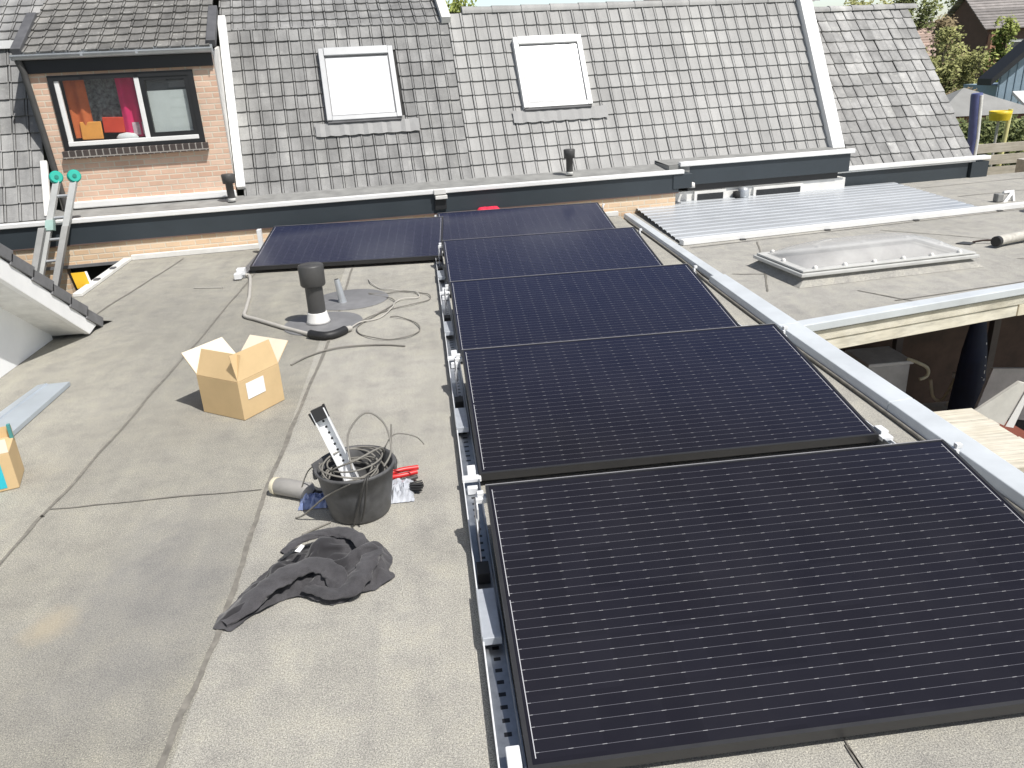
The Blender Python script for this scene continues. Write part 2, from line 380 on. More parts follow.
wt.links.new(spw.outputs['Z'], rmw.inputs[0])                        # hazy bright sky close to the horizon
mxw = wt.nodes.new('ShaderNodeMix'); mxw.data_type = 'RGBA'; mxw.blend_type = 'MULTIPLY'; mxw.inputs[0].default_value = 1.0
wt.links.new(sky.outputs[0], mxw.inputs[6]); wt.links.new(rmw.outputs[0], mxw.inputs[7]); wt.links.new(mxw.outputs[2], bg.inputs[0]); bg.inputs[1].default_value = .40
scn.view_settings.view_transform = 'Standard'; scn.view_settings.look = 'None'; scn.view_settings.exposure = 0

# ------------------------------------------------------------------ setting
mb = MB(); mb.quad((-600, -600, -2.9), (600, -600, -2.9), (600, 900, -2.9), (-600, 900, -2.9)); mb.build('ground', M['ground'], kind='structure')

HA = R(6.5); HU = Vector((math.cos(HA), math.sin(HA), 0)); HN = Vector((-math.sin(HA), math.cos(HA), 0)); HK = 1.05; F0 = Vector((-.2625, 8.82, -.0785))
def hl(u, n, z=0): return F0 + (HU * u + HN * n + Vector((0, 0, z))) * HK
def fac_y(x, n=0): return (F0 + HN * n).y + (x - (F0 + HN * n).x) * math.tan(HA)

# own flat roof: main sheet with a notch at the far left (the gap where the ladder stands)
mb = MB(); NZ = -.28
x1 = 2.2; yl = fac_y(-2.93, -.47); yr = fac_y(2.2, -.47)
out = [(-5, -4), (2.06, -4), (2.07, 2.0), (2.15, yr), (-2.93, yl), (-2.88, 6.66), (-5, 6.66)]
mb.hexa([(x, y, NZ) for x, y in out], [(x, y, 0) for x, y in out])
roof = mb.build('flat_roof', M['bitumen'], kind='structure')

def strip(name, pts, wd, m, z=.004, jit=.0, sub=14, thick=.0):
    """wavy thin band following pts on a roof"""
    ps = spline([(x, y, 0) for x, y in pts], sub); L, Rr = [], []
    for i, p in enumerate(ps):
        t = (ps[min(i + 1, len(ps) - 1)] - ps[max(i - 1, 0)]).normalized(); n = Vector((-t.y, t.x, 0))
        a = wd * (.55 + .9 * noise.noise((i * .31, p.x * 3, 1.3)) ** 2 + .5 * abs(noise.noise((i * .9, p.y, 7.7)))) ; b = wd * (.5 + .7 * abs(noise.noise((i * .45, 3.1, p.y * 2))))
        wob = n * noise.noise((i * .2, 9.1, p.x)) * jit
        L.append(p + n * a + wob + Vector((0, 0, z))); Rr.append(p - n * b + wob + Vector((0, 0, z)))
    mb = MB()
    for i in range(len(ps) - 1): mb.quad(Rr[i], Rr[i + 1], L[i + 1], L[i])
    return mb.build(name, m, kind='structure')
strip('roof_seam', [(-1.66, -.5), (-1.64, 2.571), (-1.622, 2.953), (-1.605, 3.722), (-1.579, 4.937), (-1.554, 6.377), (-1.55, 8.1)], .0095, M['bitumen_dark'], jit=.012)
strip('roof_seam', [(-.79, .3), (-.778, 1.54), (-.756, 1.902), (-.746, 2.259), (-.755, 2.86), (-.729, 3.772), (-.69, 5.118), (-.686, 6.872), (-.68, 8.2)], .0135, M['bitumen_dark'], jit=.010)
strip('roof_seam', [(-1.622, 2.953), (-1.229, 2.954), (-.776, 2.945)], .005, M['bitumen_dark'], jit=.008)
strip('roof_seam', [(-2.404, 7.9), (-2.48, 6.9), (-2.543, 6.078), (-2.56, 5.4)], .011, M['bitumen_dark'], jit=.012)
strip('roof_seam', [(.90, 0), (.905, 1.267), (.913, 1.35), (.93, 3)], .003, M['bitumen_dark'], jit=.006)
strip('roof_seam', [(1.93, 1.8), (1.923, 3.225), (1.914, 3.678), (1.93, 8.2)], .005, M['bitumen_dark'], jit=.006)
# neighbour's flat roof (right of the parapet)
mb = MB()
nf = lambda x, d=0: 4.35 + (x - 2.2) * .2236 + d        # its front edge
out = [(2.215, nf(2.215)), (13, nf(13)), (13, 10.6), tuple(hl(8.2, -.04)[:2]), tuple(hl(5.0, -.04)[:2]), tuple(hl(2.45, -.25)[:2]), (2.24, 8.9)]
mb.hexa([(x, y, -.1) for x, y in out], [(x, y, 0) for x, y in out])
mb.build('neighbour_flat_roof', M['bitumen2'], kind='structure')
for pts in ([(2.35, 6.75), (6.5, 7.45)], [(2.35, 5.75), (2.9, 5.55)], [(3.1, 4.75), (4.6, 5.02), (9, 5.9)], [(3.25, 4.62), (3.0, 5.05)], [(4.6, 5.55), (5.5, 5.25), (7, 5.6)], [(4.25, 6.9), (4.9, 6.2), (5.4, 5.3)], [(3.0, 6.8), (2.75, 6.1), (2.4, 5.2)], [(6.0, 8.3), (9, 8.7)], [(6.0, 9.0), (10, 9.6)]):
    strip('roof_seam', pts, .009, M['bitumen_dark'], jit=.008)

# ------------------------------------------------------------------ parapet coping between the two roofs
par = thing('parapet_coping', 'long pale zinc parapet between the solar panels and the neighbouring flat roof', 'parapet')
def coping(y0, y1, bx0, bx1, ox0, ox1, z):
    m_ = MB()
    s0 = [(bx0, y0, .012), (bx0 + .012, y0, z), (ox0, y0, z + .006), (ox0, y0, -.16)]
    s1 = [(bx1, y1, .012), (bx1 + .012, y1, z), (ox1, y1, z + .006), (ox1, y1, -.16)]
    m_.hexa(s0, s1); return m_
secs = [(-1.5, 1.9, 2.035, 2.04, 2.15, 2.16, .055), (1.903, 3.1, 2.04, 2.055, 2.16, 2.185, .055), (3.103, 4.3, 2.055, 2.062, 2.185, 2.205, .055), (4.303, 5.55, 2.062, 2.085, 2.205, 2.215, .055), (5.553, 6.9, 2.125, 2.14, 2.215, 2.225, .045), (6.903, 8.45, 2.14, 2.165, 2.225, 2.24, .045)]
for s in secs: coping(*s).build('coping_sheet', M['zinc_white'], par, bevel=.004)
mb = MB(); mb.tube(spline([(2.03, -1, .01), (2.03, 2.0, .01), (2.045, 3.2, .01), (2.052, 4.5, .01), (2.075, 5.5, .01), (2.12, 6.3, .012), (2.15, 8.2, .012)]), .009, 6)
mb.build('sealing_edge', M['bitumen_dark'], par)

# flashing along the house wall at the roof's far edge and round the gap
ed = thing('roof_edge_flashing', 'white metal flashing where the flat roof meets the brick wall', 'flashing')
mb = MB(); mb.obox(Vector((-2.93, yl, .002)) - HN * .05, HU * 5.1, HN * .045, (0, 0, .05)); mb.build('flashing_strip', M['white_dirty'], ed, bevel=.004)
mb = MB(); d = Vector((-2.93, yl, 0)) - Vector((-2.88, 6.66, 0)); mb.obox((-2.95, 6.62, .002), d, (.075, 0, 0), (0, 0, .03)); mb.build('edge_strip', M['white_dirty'], ed, bevel=.004)
for k in (.3, .62):
    mb = MB(); p = Vector((-2.91, 6.66, .033)) + d * k; mb.box(p.x - .012, p.x + .03, p.y - .03, p.y + .03, p.z, p.z + .012); mb.build('edge_clip', M['grey_board'], ed)

# ------------------------------------------------------------------ tiles
def tiles(mb, o, U, S, u0, u1, s0, s1, tw, th, skip=(), lift=.016, thick=.015, roll=True, jit=.003, clip=None, lo=.0, hi=1.):
    """rows of single roof tiles on the plane through o with axes U (along the eaves) and S (up the slope)"""
    o, U, S = Vector(o), Vector(U), Vector(S); N = U.cross(S).normalized()
    nr = max(1, round((s1 - s0) / th)); th = (s1 - s0) / nr; nc = max(1, round((u1 - u0) / tw)); tw = (u1 - u0) / nc
    prof = [(0.022, .0), (.06, .008), (.14, .009), (.178, .003), (.222, .0), (.6, -.002), (.93, .002), (.978, -.002)] if roll else [(.03, -.003), (.12, .004), (.5, .001), (.88, .005), (.97, -.004)]
    n = len(prof)
    for r in range(nr):
        for c in range(nc):
            ua, sa = u0 + c * tw, s0 + r * th; uc, s_c = ua + tw / 2, sa + th / 2
            if any(a < uc < b and e < s_c < f for a, b, e, f in skip): continue
            if clip and not clip(uc, s_c): continue
            ja = random.uniform(-jit, jit); jh = random.uniform(-jit, jit) * .8; js = random.uniform(-jit, jit) * .7
            t = random.gauss(.5, .2) if random.random() > .06 else random.choice((.95, .05)); t = max(lo, min(hi, t))
            vs = []
            for (dz, ds) in ((lift, -.006), (lift - thick, -.006)):
                for (px, pz) in prof:
                    rounding = .010 * (abs(px - .55) * 2) ** 4 if not roll else .0025 * (abs(px - .55) * 2) ** 6
                    vs.append(o + U * (ua + px * tw + ja) + S * (sa + ds + rounding + js) + N * (dz + pz * .8 + jh))
            for (px, pz) in prof: vs.append(o + U * (ua + px * tw + ja) + S * (sa + th + .012 + js) + N * (lift - thick - .002 + pz * .8 + jh))
            fs = []
            for i in range(n - 1):
                if roll and i == 3: continue        # open joint beside the roll
                fs.append((i, i + 1, 2 * n + i + 1, 2 * n + i)); fs.append((n + i, n + i + 1, i + 1, i))
            mb.add(vs, fs, 0, t)
            mb.add([vs[0], vs[n], vs[2 * n]], [(0, 1, 2)], 0, t); mb.add([vs[n - 1], vs[2 * n - 1], vs[3 * n - 1]], [(0, 2, 1)], 0, t)
    # dark underlay just below
    mb.quad(o + U * u0 + S * s0 - N * .004, o + U * u1 + S * s0 - N * .004, o + U * u1 + S * s1 - N * .004, o + U * u0 + S * s1 - N * .004, 1) if not clip else None

LU = (1, 0, 0)
def slope(deg): return (0, math.cos(R(deg)), math.sin(R(deg)))
TH = 60; SL = Vector(slope(TH)); EN, EZ = .1, .525      # main roof plane in house coordinates
def rp(u, s, d=0): # point on main steep roof
    return Vector((u, EN, EZ)) + SL * s + Vector((0, -math.sin(R(TH)), math.cos(R(TH)))) * d

# ---- terraced house with the dormer (left)
hd = house_thing('dormer_house', 'brick terraced house with grey tiled mansard roof and a window dormer', 'house')
mb = MB(); tiles(mb, (0, EN, EZ), LU, SL, -1.56, .80, -.03, 1.82, .123, .158, skip=[(-.62, .12, .70, 1.49)], lo=.1, hi=.95)
tiles(mb, (0, -.22, .50), LU, SL, -6.2, -3.30, -.02, 1.72, .128, .172)
mb.build('steep_roof', [M['tile_left'], M['underlay']], hd)
mb = MB(); tp = rp(0, 1.80); S2 = slope(32); tiles(mb, (0, tp.y, tp.z), LU, S2, -1.62, .80, 0, 3.3, .123, .158)
tiles(mb, (0, -.22 + 1.72 * SL.y, .50 + 1.72 * SL.z), LU, S2, -6.2, -3.30, 0, 3.6, .128, .158)
mb.build('upper_roof', [M['tile_left'], M['underlay']], hd)
mb = MB(); e = Vector((0, tp.y, tp.z)) + Vector(S2) * 3.3
mb.quad((-6.2, e.y, e.z), (.8, e.y, e.z), (.8, e.y + 3, -2.9), (-6.2, e.y + 3, -2.9)); mb.build('back_roof', M['underlay'], hd)
mb = MB(); mb.box(-6.2, -3.2, -.435, .3, -2.7, .25); mb.box(-3.2, -2.3, -.435, .3, .065, .25); mb.box(-3.2, -2.3, -.3, .3, -2.7, .065); mb.box(-2.3, 2.92, -.435, .3, -2.7, .25)
mb.build('ground_floor_wall', M['brick_pale'], hd)
mb = MB(); mb.box(-3.5, -2.15, -.46, -.436, .048, .075); mb.box(-1.6, -1.1, -.46, -.436, .10, .118); mb.build('lintel_flashing', M['lead'], hd)
mb = MB(); mb.box(-3.2, -2.3, -.32, -.302, -2.4, .06); mb.build('doorway', M['dark'], hd)
# box gutter: dark fascia, white edge, weathered bed
mb = MB(); mb.box(-6.2, 2.95, -.45, -.42, .255, .452); mb.build('fascia', M['fascia'], hd, bevel=.003)
mb = MB(); mb.box(-6.2, 3.0, -.475, -.41, .455, .497); mb.build('gutter_edge', M['white'], hd, bevel=.006)
mb = MB(); mb.quad((-6.2, -.41, .462), (2.9, -.41, .462), (2.9, .12, .515), (-6.2, .12, .515)); mb.build('gutter_bed', M['gutter_grey'], hd)
mb = MB(); mb.box(-6.2, 2.95, -.453, -.45, .252, .262); mb.build('fascia_drip', M['far_brick'], hd)
# skylight
def skylight(parent, u0, u1, s0, s1, blind):
    fr = MB(); 
    def bar(a, b, c, d, h0, h1): 
        lo = [rp(a, c, h0), rp(b, c, h0), rp(b, d, h0), rp(a, d, h0)]; hi = [rp(a, c, h1), rp(b, c, h1), rp(b, d, h1), rp(a, d, h1)]; fr.hexa(lo, hi)
    t = .055
    bar(u0, u0 + t, s0, s1, -.02, .075); bar(u1 - t, u1, s0, s1, -.02, .075); bar(u0 + t, u1 - t, s0, s0 + .05, -.02, .07); bar(u0 + t, u1 - t, s1 - .09, s1, -.02, .085)
    sk = fr.build('skylight', M['sky_frame'] if not blind else M['white'], parent, bevel=.005)
    p = MB(); p.hexa([rp(u0 + t, s0 + .05, .042), rp(u1 - t, s0 + .05, .042), rp(u1 - t, s1 - .09, .042), rp(u0 + t, s1 - .09, .042)], [rp(u0 + t, s0 + .05, .056), rp(u1 - t, s0 + .05, .056), rp(u1 - t, s1 - .09, .056), rp(u0 + t, s1 - .09, .056)]); p.build('pane', M['sky_pane'], sk)
    p = MB(); ga, gb, gc, gd = u0 + t, u1 - t, s0 + .05, s1 - .09
    for a, b, c, d in ((ga, ga + .012, gc, gd), (gb - .012, gb, gc, gd), (ga + .012, gb - .012, gc, gc + .012), (ga + .012, gb - .012, gd - .018, gd)):
        p.hexa([rp(a, c, .05), rp(b, c, .05), rp(b, d, .05), rp(a, d, .05)], [rp(a, c, .059), rp(b, c, .059), rp(b, d, .059), rp(a, d, .059)])
    p.build('gasket', M['gasket'], sk)
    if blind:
        p = MB(); p.hexa([rp(u0 + t + .02, s0 + .07, .0565), rp(u1 - t - .02, s0 + .07, .0565), rp(u1 - t - .02, s0 + .2, .0565), rp(u0 + t + .02, s0 + .2, .0565)], [rp(u0 + t + .02, s0 + .07, .06), rp(u1 - t - .02, s0 + .07, .06), rp(u1 - t - .02, s0 + .2, .06), rp(u0 + t + .02, s0 + .2, .06)]); p.build('blind', M['reflection_grey'], sk)  # grey reflection on the lower pane, painted as a thin slab
    p = MB(); p.hexa([rp(u0 + .01, s0 - .022, -.01), rp(u1 - .01, s0 - .022, -.01), rp(u1 - .01, s0, -.01), rp(u0 + .01, s0, -.01)], [rp(u0 + .01, s0 - .022, .055), rp(u1 - .01, s0 - .022, .055), rp(u1 - .01, s0, .06), rp(u0 + .01, s0, .06)]); p.build('bottom_rail', M['grey_board'], sk)
    # pleated apron over the tiles below
    p = MB(); n = 22; a0, a1 = u0 - .13, u1 + .17
    row = lambda s, z: [rp(a0 + (a1 - a0) * i / n, s + (.008 * (i % 3 == 0)), z + .003 * math.sin(i * 2.4)) for i in range(n + 1)]
    A, B = row(s0 - .155, .029), row(s0 - .015, .036)
    for i in range(n): p.add([A[i], A[i + 1], B[i + 1], B[i]], [(0, 1, 2, 3)], 0, None, True)
    p.build('apron', M['flash_pale'], sk)
M['sky_frame'] = mat('skylight_frame_grey', (.40, .41, .42), .4, .1, var=.06)
M['gasket'] = mat('grey_gasket', (.22, .22, .225), .6)
M['sky_pane'] = mat('skylight_white_blind', (.76, .78, .80), .12, var=.01, spec=.6)
M['reflection_grey'] = mat('skylight_lower_reflection', (.27, .28, .29), .15, var=.08)
skylight(hd, -.64, .145, .705, 1.52, False)

# dormer
DU0, DU1 = -3.27, -1.63
mb = MB()
def wallbox(a, b, c, d): mb.box(a, b, EN - .02, EN + .1, c, d)
WU0, WU1, WZ0, WZ1 = -3.1, -1.83, 1.06, 1.72
wallbox(DU0 + .02, WU0, .56, 1.84); wallbox(WU1, DU1 - .0, .56, 1.84); wallbox(WU0, WU1, .56, WZ0); wallbox(WU0, WU1, WZ1, 1.84)
mb.build('dormer_wall', M['brick'], hd)
for uu in (DU0, DU1 - .03):
    mb = MB(); mb.prism([(EN, .5), (EN, 1.86), (EN + .9, 1.95)], (uu, 0, 0), (0, 1, 0), (0, 0, 1), (.03, 0, 0)); mb.build('dormer_cheek', M['white_dirty'], hd)
mb = MB(); mb.box(DU0 - .02, DU1 + .0, EN - .045, EN - .022, 1.745, 1.86); mb.build('dormer_fascia', M['black_frame'], hd)
mb = MB(); n = 10
for i in range(n):
    a0, a1 = math.pi * i / n, math.pi * (i + 1) / n; g = lambda a, r: (EN - .09 - r * math.cos(a), 1.90 - r * math.sin(a))
    p0, p1 = g(a0, .042), g(a1, .042)
    mb.add([(DU0 - .06, *p0), (DU1 + .02, *p0), (DU1 + .02, *p1), (DU0 - .06, *p1)], [(0, 1, 2, 3)], 0, None, True)
mb.box(DU0 - .06, DU1 + .02, EN - .136, EN - .126, 1.893, 1.905); mb.box(DU0 - .06, DU1 + .02, EN - .055, EN - .045, 1.86, 1.93)
mb.box(DU0 - .062, DU0 - .058, EN - .132, EN - .048, 1.86, 1.9); mb.box(DU1 + .018, DU1 + .022, EN - .132, EN - .048, 1.86, 1.9)
for uu in (-2.75, -2.28): mb.box(uu, uu + .02, EN - .138, EN - .05, 1.875, 1.91)
mb.build('dormer_gutter', M['zinc'], hd)
S3 = Vector(slope(25)); o3 = Vector((0, EN - .06, 1.915))
mb = MB(); tiles(mb, o3, LU, S3, DU0 + .02, DU1, 0, 3.4, .123, .16, lo=.05); mb.build('dormer_roof', [M['tile_dormer'], M['underlay']], hd)
N3 = Vector(LU).cross(S3)
for uu, s_a, s_b in ((DU0 - .06, .0, .82), (DU1 - .03, .02, .85)):
    mb = MB(); p = o3 + Vector((uu, 0, 0)) + S3 * s_a - N3 * .02; mb.obox(p, (.085, 0, 0), S3 * (s_b - s_a), N3 * .07); mb.build('verge_board', M['grey_board'], hd, bevel=.006)
mb = MB(); mb.hexa([rp(-1.62, .06, -.01), rp(-1.535, .06, -.01), rp(-1.535, 1.95, -.01), rp(-1.62, 1.95, -.01)], [rp(-1.62, .06, .06), rp(-1.535, .06, .06), rp(-1.535, 1.95, .06), rp(-1.62, 1.95, .06)])
mb.build('dormer_flashing', M['white'], hd, bevel=.006)
mb = MB(); fo = Vector((0, -.22, .50)); fp_ = lambda u, s_, z: fo + Vector((u, 0, 0)) + SL * s_ + Vector((0, -math.sin(R(TH)), math.cos(R(TH)))) * z; mb.hexa([fp_(-3.33, .0, -.01), fp_(-3.27, .0, -.01), fp_(-3.27, .55, -.01), fp_(-3.33, .55, -.01)], [fp_(-3.33, .0, .03), fp_(-3.27, .0, .03), fp_(-3.27, .55, .03), fp_(-3.33, .55, .03)])
mb.build('dormer_flashing', M['white_dirty'], hd, bevel=.006)
mb = MB(); p = Vector((0, -.22 + 1.72 * SL.y, .50 + 1.72 * SL.z + .02)); mb.box(-6.2, -3.31, p.y - .05, p.y + .1, p.z - .02, p.z + .05); mb.build('ridge_flashing', M['white'], hd)
mb = MB(); mb.box(DU0 + .12, DU1, EN - .06, EN - .018, .52, .585); mb.build('wall_base_flashing', M['white'], hd, bevel=.01)
mb = MB(); mb.tube([(DU0 - .02, EN - .08, 1.86), (DU0 + .0, EN - .06, 1.76), (DU0 + .03, EN - .055, 1.2), (DU0 + .06, EN - .055, .52)], .03, 10); mb.build('downpipe', M['pvc_grey'], hd)
# dormer window
yw = EN - .03
wf = MB()
for a, b, c, d in ((WU0, WU1, WZ1 - .045, WZ1), (WU0, WU1, WZ0, WZ0 + .035), (WU0, WU0 + .045, WZ0 + .035, WZ1 - .045), (WU1 - .05, WU1, WZ0 + .035, WZ1 - .045)): wf.box(a, b, yw - .01, yw + .05, c, d)
win = wf.build('window', M['black_frame'], hd)
UM = -2.335
wi = MB()
wi.box(WU0 + .045, WU0 + .085, yw, yw + .04, WZ0 + .075, WZ1 - .045); wi.box(UM - .03, UM + .015, yw - .005, yw + .04, WZ0 + .075, WZ1 - .045); wi.box(WU0 + .045, WU1 - .05, yw - .012, yw + .04, WZ0 + .035, WZ0 + .075)
wi.build('frame', M['white'], win, bevel=.004)
wi = MB()
for a, b, c, d in ((UM + .015, UM + .06, WZ0 + .075, WZ1 - .045), (WU1 - .09, WU1 - .05, WZ0 + .075, WZ1 - .045), (UM + .06, WU1 - .09, WZ0 + .075, WZ0 + .115), (UM + .06, WU1 - .09, WZ1 - .075, WZ1 - .045)): wi.box(a, b, yw - .004, yw + .04, c, d)
wi.build('casement', M['black_frame'], win)
wi = MB(); wi.box(WU0 + .085, UM - .03, yw + .015, yw + .021, WZ0 + .075, WZ1 - .045); wi.build('pane', M['window_glass'], win)
wi = MB(); wi.box(UM + .06, WU1 - .09, yw + .015, yw + .021, WZ0 + .115, WZ1 - .075); wi.build('pane', M['window_glass'], win)
wi = MB(); wi.box(UM + .05, WU1 - .085, yw + .045, yw + .05, WZ0 + .1, WZ1 - .17); wi.build('blind', mat('pale_grey_blind', (.66, .68, .66), .6, var=.05), win)
wi = MB(); wi.box(UM + .05, WU1 - .085, yw + .05, yw + .055, WZ1 - .171, WZ1 - .07); wi.build('blind_roll', mat('dark_grey_blind', (.1, .105, .11), .6, var=.05), win)
wi = MB(); wi.box(WU0 - .02, WU1 + .02, EN - .085, EN - .02, WZ0 - .075, WZ0 - .002); wi.build('sill', M['sill_brick'], win, bevel=.004)
wi = MB(); wi.box(WU0, WU1, EN + .55, EN + .56, .6, 1.84); wi.box(WU0, WU1, EN + .1, EN + .55, WZ0 - .01, WZ0); wi.build('room_wall', M['wood_dark'], win)
def curtain(u0, u1, z0, z1, m, name='curtain', y=EN + .10, amp=.012, k=60):
    c = MB(); n = 24
    for i in range(n):
        f = lambda i: (u0 + (u1 - u0) * i / n, y + amp * math.sin(i / n * (u1 - u0) * k + u0 * 9))
        a, b = f(i), f(i + 1); c.add([(*a, z0), (*b, z0), (*b, z1), (*a, z1)], [(0, 1, 2, 3)], 0, None, True)
    return c.build(name, m, win)
curtain(WU0 + .09, -2.83, WZ0 + .1, WZ1 - .04, mat('rust_orange_curtain', (.70, .17, .05), .85, var=.15))
curtain(-2.56, -2.37, WZ0 + .08, WZ1 - .04, mat('magenta_curtain', (.85, .03, .17), .85, var=.15))
curtain(-2.84, -2.54, WZ0 + .24, WZ1 - .04, mat('black_white_cloth', (.16, .17, .17), .85, var=.9, nscale=30), 'hanging_cloth', EN + .14)

# things seen on the window sill inside
def hpt(u, n, z): return tuple(hl(u, n, z))
mb = MB(); mb.obox((-.11, -.01, 0), (.2, 0, .02), (0, .02, 0), (-.02, .03, .17)); o = mb.build('cushion', mat('orange_cloth', (.85, .36, .07), .8, var=.1), bevel=.02); o.location = hl(-2.85, EN + .075, WZ0 + .07); o.rotation_euler = (0, .12, HA); tag(o, 'orange cushion on the sill inside the dormer window', 'cushion')
mb = MB(); mb.lathe([(0, 0), (.09, .01), (.10, .06), (.07, .10), (0, .115)], seg=18); o = mb.build('soft_toy', M['paper']); o.location = hl(-2.55, EN + .08, WZ0 + .04); o.scale = (1.1, .45, .8); tag(o, 'rounded white soft toy on the sill inside the dormer window', 'toy')
mb = MB(); mb.box(-.07, .07, -.02, .03, 0, .12); mb.box(-.06, .0, -.021, -.02, .02, .1); o = mb.build('storage_box', mat('pink_white_card', (.8, .55, .6), .7, var=.35, nscale=12), bevel=.01); o.location = hl(-2.42, EN + .11, WZ0 + .1); o.rotation_euler = (0, 0, HA); tag(o, 'pale pink box beside the magenta curtain', 'box')
mb = MB(); mb.box(-.1, .1, -.02, .03, 0, .15); o = mb.build('book', mat('red_orange_cover', (.75, .07, .03), .6, var=.1), bevel=.006); o.location = hl(-2.66, EN + .125, WZ0 + .13); o.rotation_euler = (0, .05, HA); tag(o, 'bright red book standing below the patterned cloth', 'book')

# ---- pipe vents on the gutter (part of the houses)
def house_vent(parent, u, y, z):
    m_ = MB(); m_.lathe([(.0, .0), (.042, 0), (.036, .03)], (u, y, z), 16); b = m_.build('vent_pipe', M['white_dirty'], parent)
    m_ = MB(); m_.lathe([(.036, .02), (.036, .17), (.058, .172), (.062, .255), (.055, .262), (0, .264)], (u, y, z), 16); m_.build('vent_cap', M['pvc_grey'], b)
house_vent(hd, -1.66, -.13, .5)

# ---- middle house
hm = house_thing('middle_house', 'terraced house with pale grey steep tiled roof and one white skylight', 'house')
mb = MB(); tiles(mb, (0, EN, EZ), LU, SL, .80, 5.10, -.03, 1.90, .1425, .161, skip=[(1.505, 2.255, .71, 1.53)], lo=.15, hi=.85, jit=.002); mb.build('steep_roof', [M['tile_mid'], M['underlay']], hm)
rg = rp(0, 1.93)
mb = MB(); k = 0
u = .98
while u < 5.12:
    L = .36; pts = []
    for j in range(9):
        a = math.pi * j / 8; pts.append((math.cos(a), math.sin(a)))
    for e_, r0 in ((0, .062), (1, .055)):
        pass
    va = [(u, rg.y + .03 - .062 * c_, rg.z - .02 + .075 * s_) for c_, s_ in pts]; vb = [(u + L, rg.y + .03 - .054 * c_, rg.z - .02 + .066 * s_) for c_, s_ in pts]
    t = random.uniform(.3, .8); n = 9
    mb.add(va + vb, [(i, n + i, n + i + 1, i + 1) for i in range(n - 1)], 0, t, True); mb.add(va, [tuple(range(n))], 0, .2); u += .34
mb.build('ridge_tiles', M['tile_mid'], hm)
mb = MB(); mb.quad((.8, rg.y + .05, rg.z), (5.2, rg.y + .05, rg.z), (5.2, rg.y + 2.6, -2.9), (.8, rg.y + 2.6, -2.9)); mb.build('back_roof', M['underlay'], hm)
mb = MB(); mb.add([(5.22, 0, -2.9), (5.22, rg.y + 2.6, -2.9), (5.22, rg.y, rg.z), (5.22, .1, .5)], [(0, 1, 2, 3)]); mb.build('gable_wall', M['brick_pale'], hm)
skylight(hm, 1.485, 2.275, .715, 1.555, True)
mb = MB(); mb.hexa([rp(5.10, -.03, -.02), rp(5.26, -.03, -.02), rp(5.26, 2.0, -.02), rp(5.10, 2.0, -.02)], [rp(5.10, -.03, .085), rp(5.26, -.03, .085), rp(5.26, 2.0, .085), rp(5.10, 2.0, .085)]); mb.build('verge_board', M['white'], hm, bevel=.006)
mb = MB(); v0 = Vector((.73, tp.y, tp.z)); mb.obox(v0 + Vector((0, -.02, .0)), (.1, 0, 0), Vector(S2) * 1.0, (0, -.03, .06)); mb.build('upper_verge', M['white_dirty'], hm)
mb = MB(); mb.box(2.92, 5.12, -.25, .3, -.3, .232); mb.box(2.92, 5.25, 0, .3, .234, .5); mb.build('ground_floor_wall', M['white_dirty'], hm)
mb = MB(); mb.box(3.14, 5.12, -.3, -.27, .305, .505); mb.build('fascia', M['fascia'], hm, bevel=.003)
mb = MB(); mb.box(3.14, 5.0, -.268, -.02, .236, .306); mb.build('soffit', M['black_frame'], hm)  # shade of the recess below the fascia, put in as a black box
mb = MB(); mb.box(3.02, 5.16, -.325, -.26, .508, .556); mb.build('gutter_edge', M['white'], hm, bevel=.006)
mb = MB(); mb.quad((2.9, -.28, .53), (5.16, -.28, .53), (5.16, .12, .548), (2.9, .12, .548)); mb.box(2.9, 3.14, -.30, .08, .43, .527); mb.box(3.0, 3.14, -.298, -.2, .30, .43); mb.build('gutter_bed', M['gutter_grey'], hm)
mb = MB(); mb.box(2.88, 3.1, -.46, -.3, .30, .452); hp = mb.build('rain_hopper', M['fascia'], hm, bevel=.005)
mb = MB(); mb.tube([(2.93, -.33, .3), (2.93, -.31, .2), (2.93, -.29, .1), (2.93, -.29, -.1)], .032, 10); mb.build('downpipe', M['far_brick'], hm)
mb = MB(); mb.lathe([(0, 0), (.035, 0), (.03, .05), (.0, .06)], (3.16, -.33, .28), 12); mb.build('pipe_fitting', M['white_dirty'], hm)
for a, b, z0, z1 in ((3.22, 3.60, .05, .225), (3.94, 4.56, .05, .215)):
    m_ = MB(); m_.box(a, b, -.28, -.25, z0, z1); wn_ = m_.build('window', M['white_dirty'], hm)
    m_ = MB(); m_.box(a + .035, b - .035, -.286, -.28, z0 + .0, z1 - .03); m_.build('pane', mat('dark_window_glass', (.02, .022, .024), .08, var=.2), wn_)
m_ = MB(); m_.lathe([(0, 0), (.05, 0), (.062, .02), (.062, .09), (.04, .11), (0, .12)], (3.8, -.31, .12), 16); m_.build('wall_vent', M['zinc'], hm)
m_ = MB(); m_.lathe([(0, 0), (.04, 0), (.04, .09), (.0, .1)], (3.72, -.30, .10), 12); m_.build('wall_vent', M['dark'], hm)
house_vent(hm, 1.82, -.15, .5)
# bracket on the fascia
mb = MB(); mb.box(.30, .42, -.50, -.45, .45, .50); mb.box(.31, .43, -.51, -.453, .405, .44); o = mb.build('gutter_bracket', M['white_dirty'], hm, bevel=.004)
m_ = MB(); m_.box(.305, .42, -.475, -.453, .30, .4); m_.build('bracket_shadow', M['black_frame'], o)  # bracket's cast shadow, put in as a dark slab below it

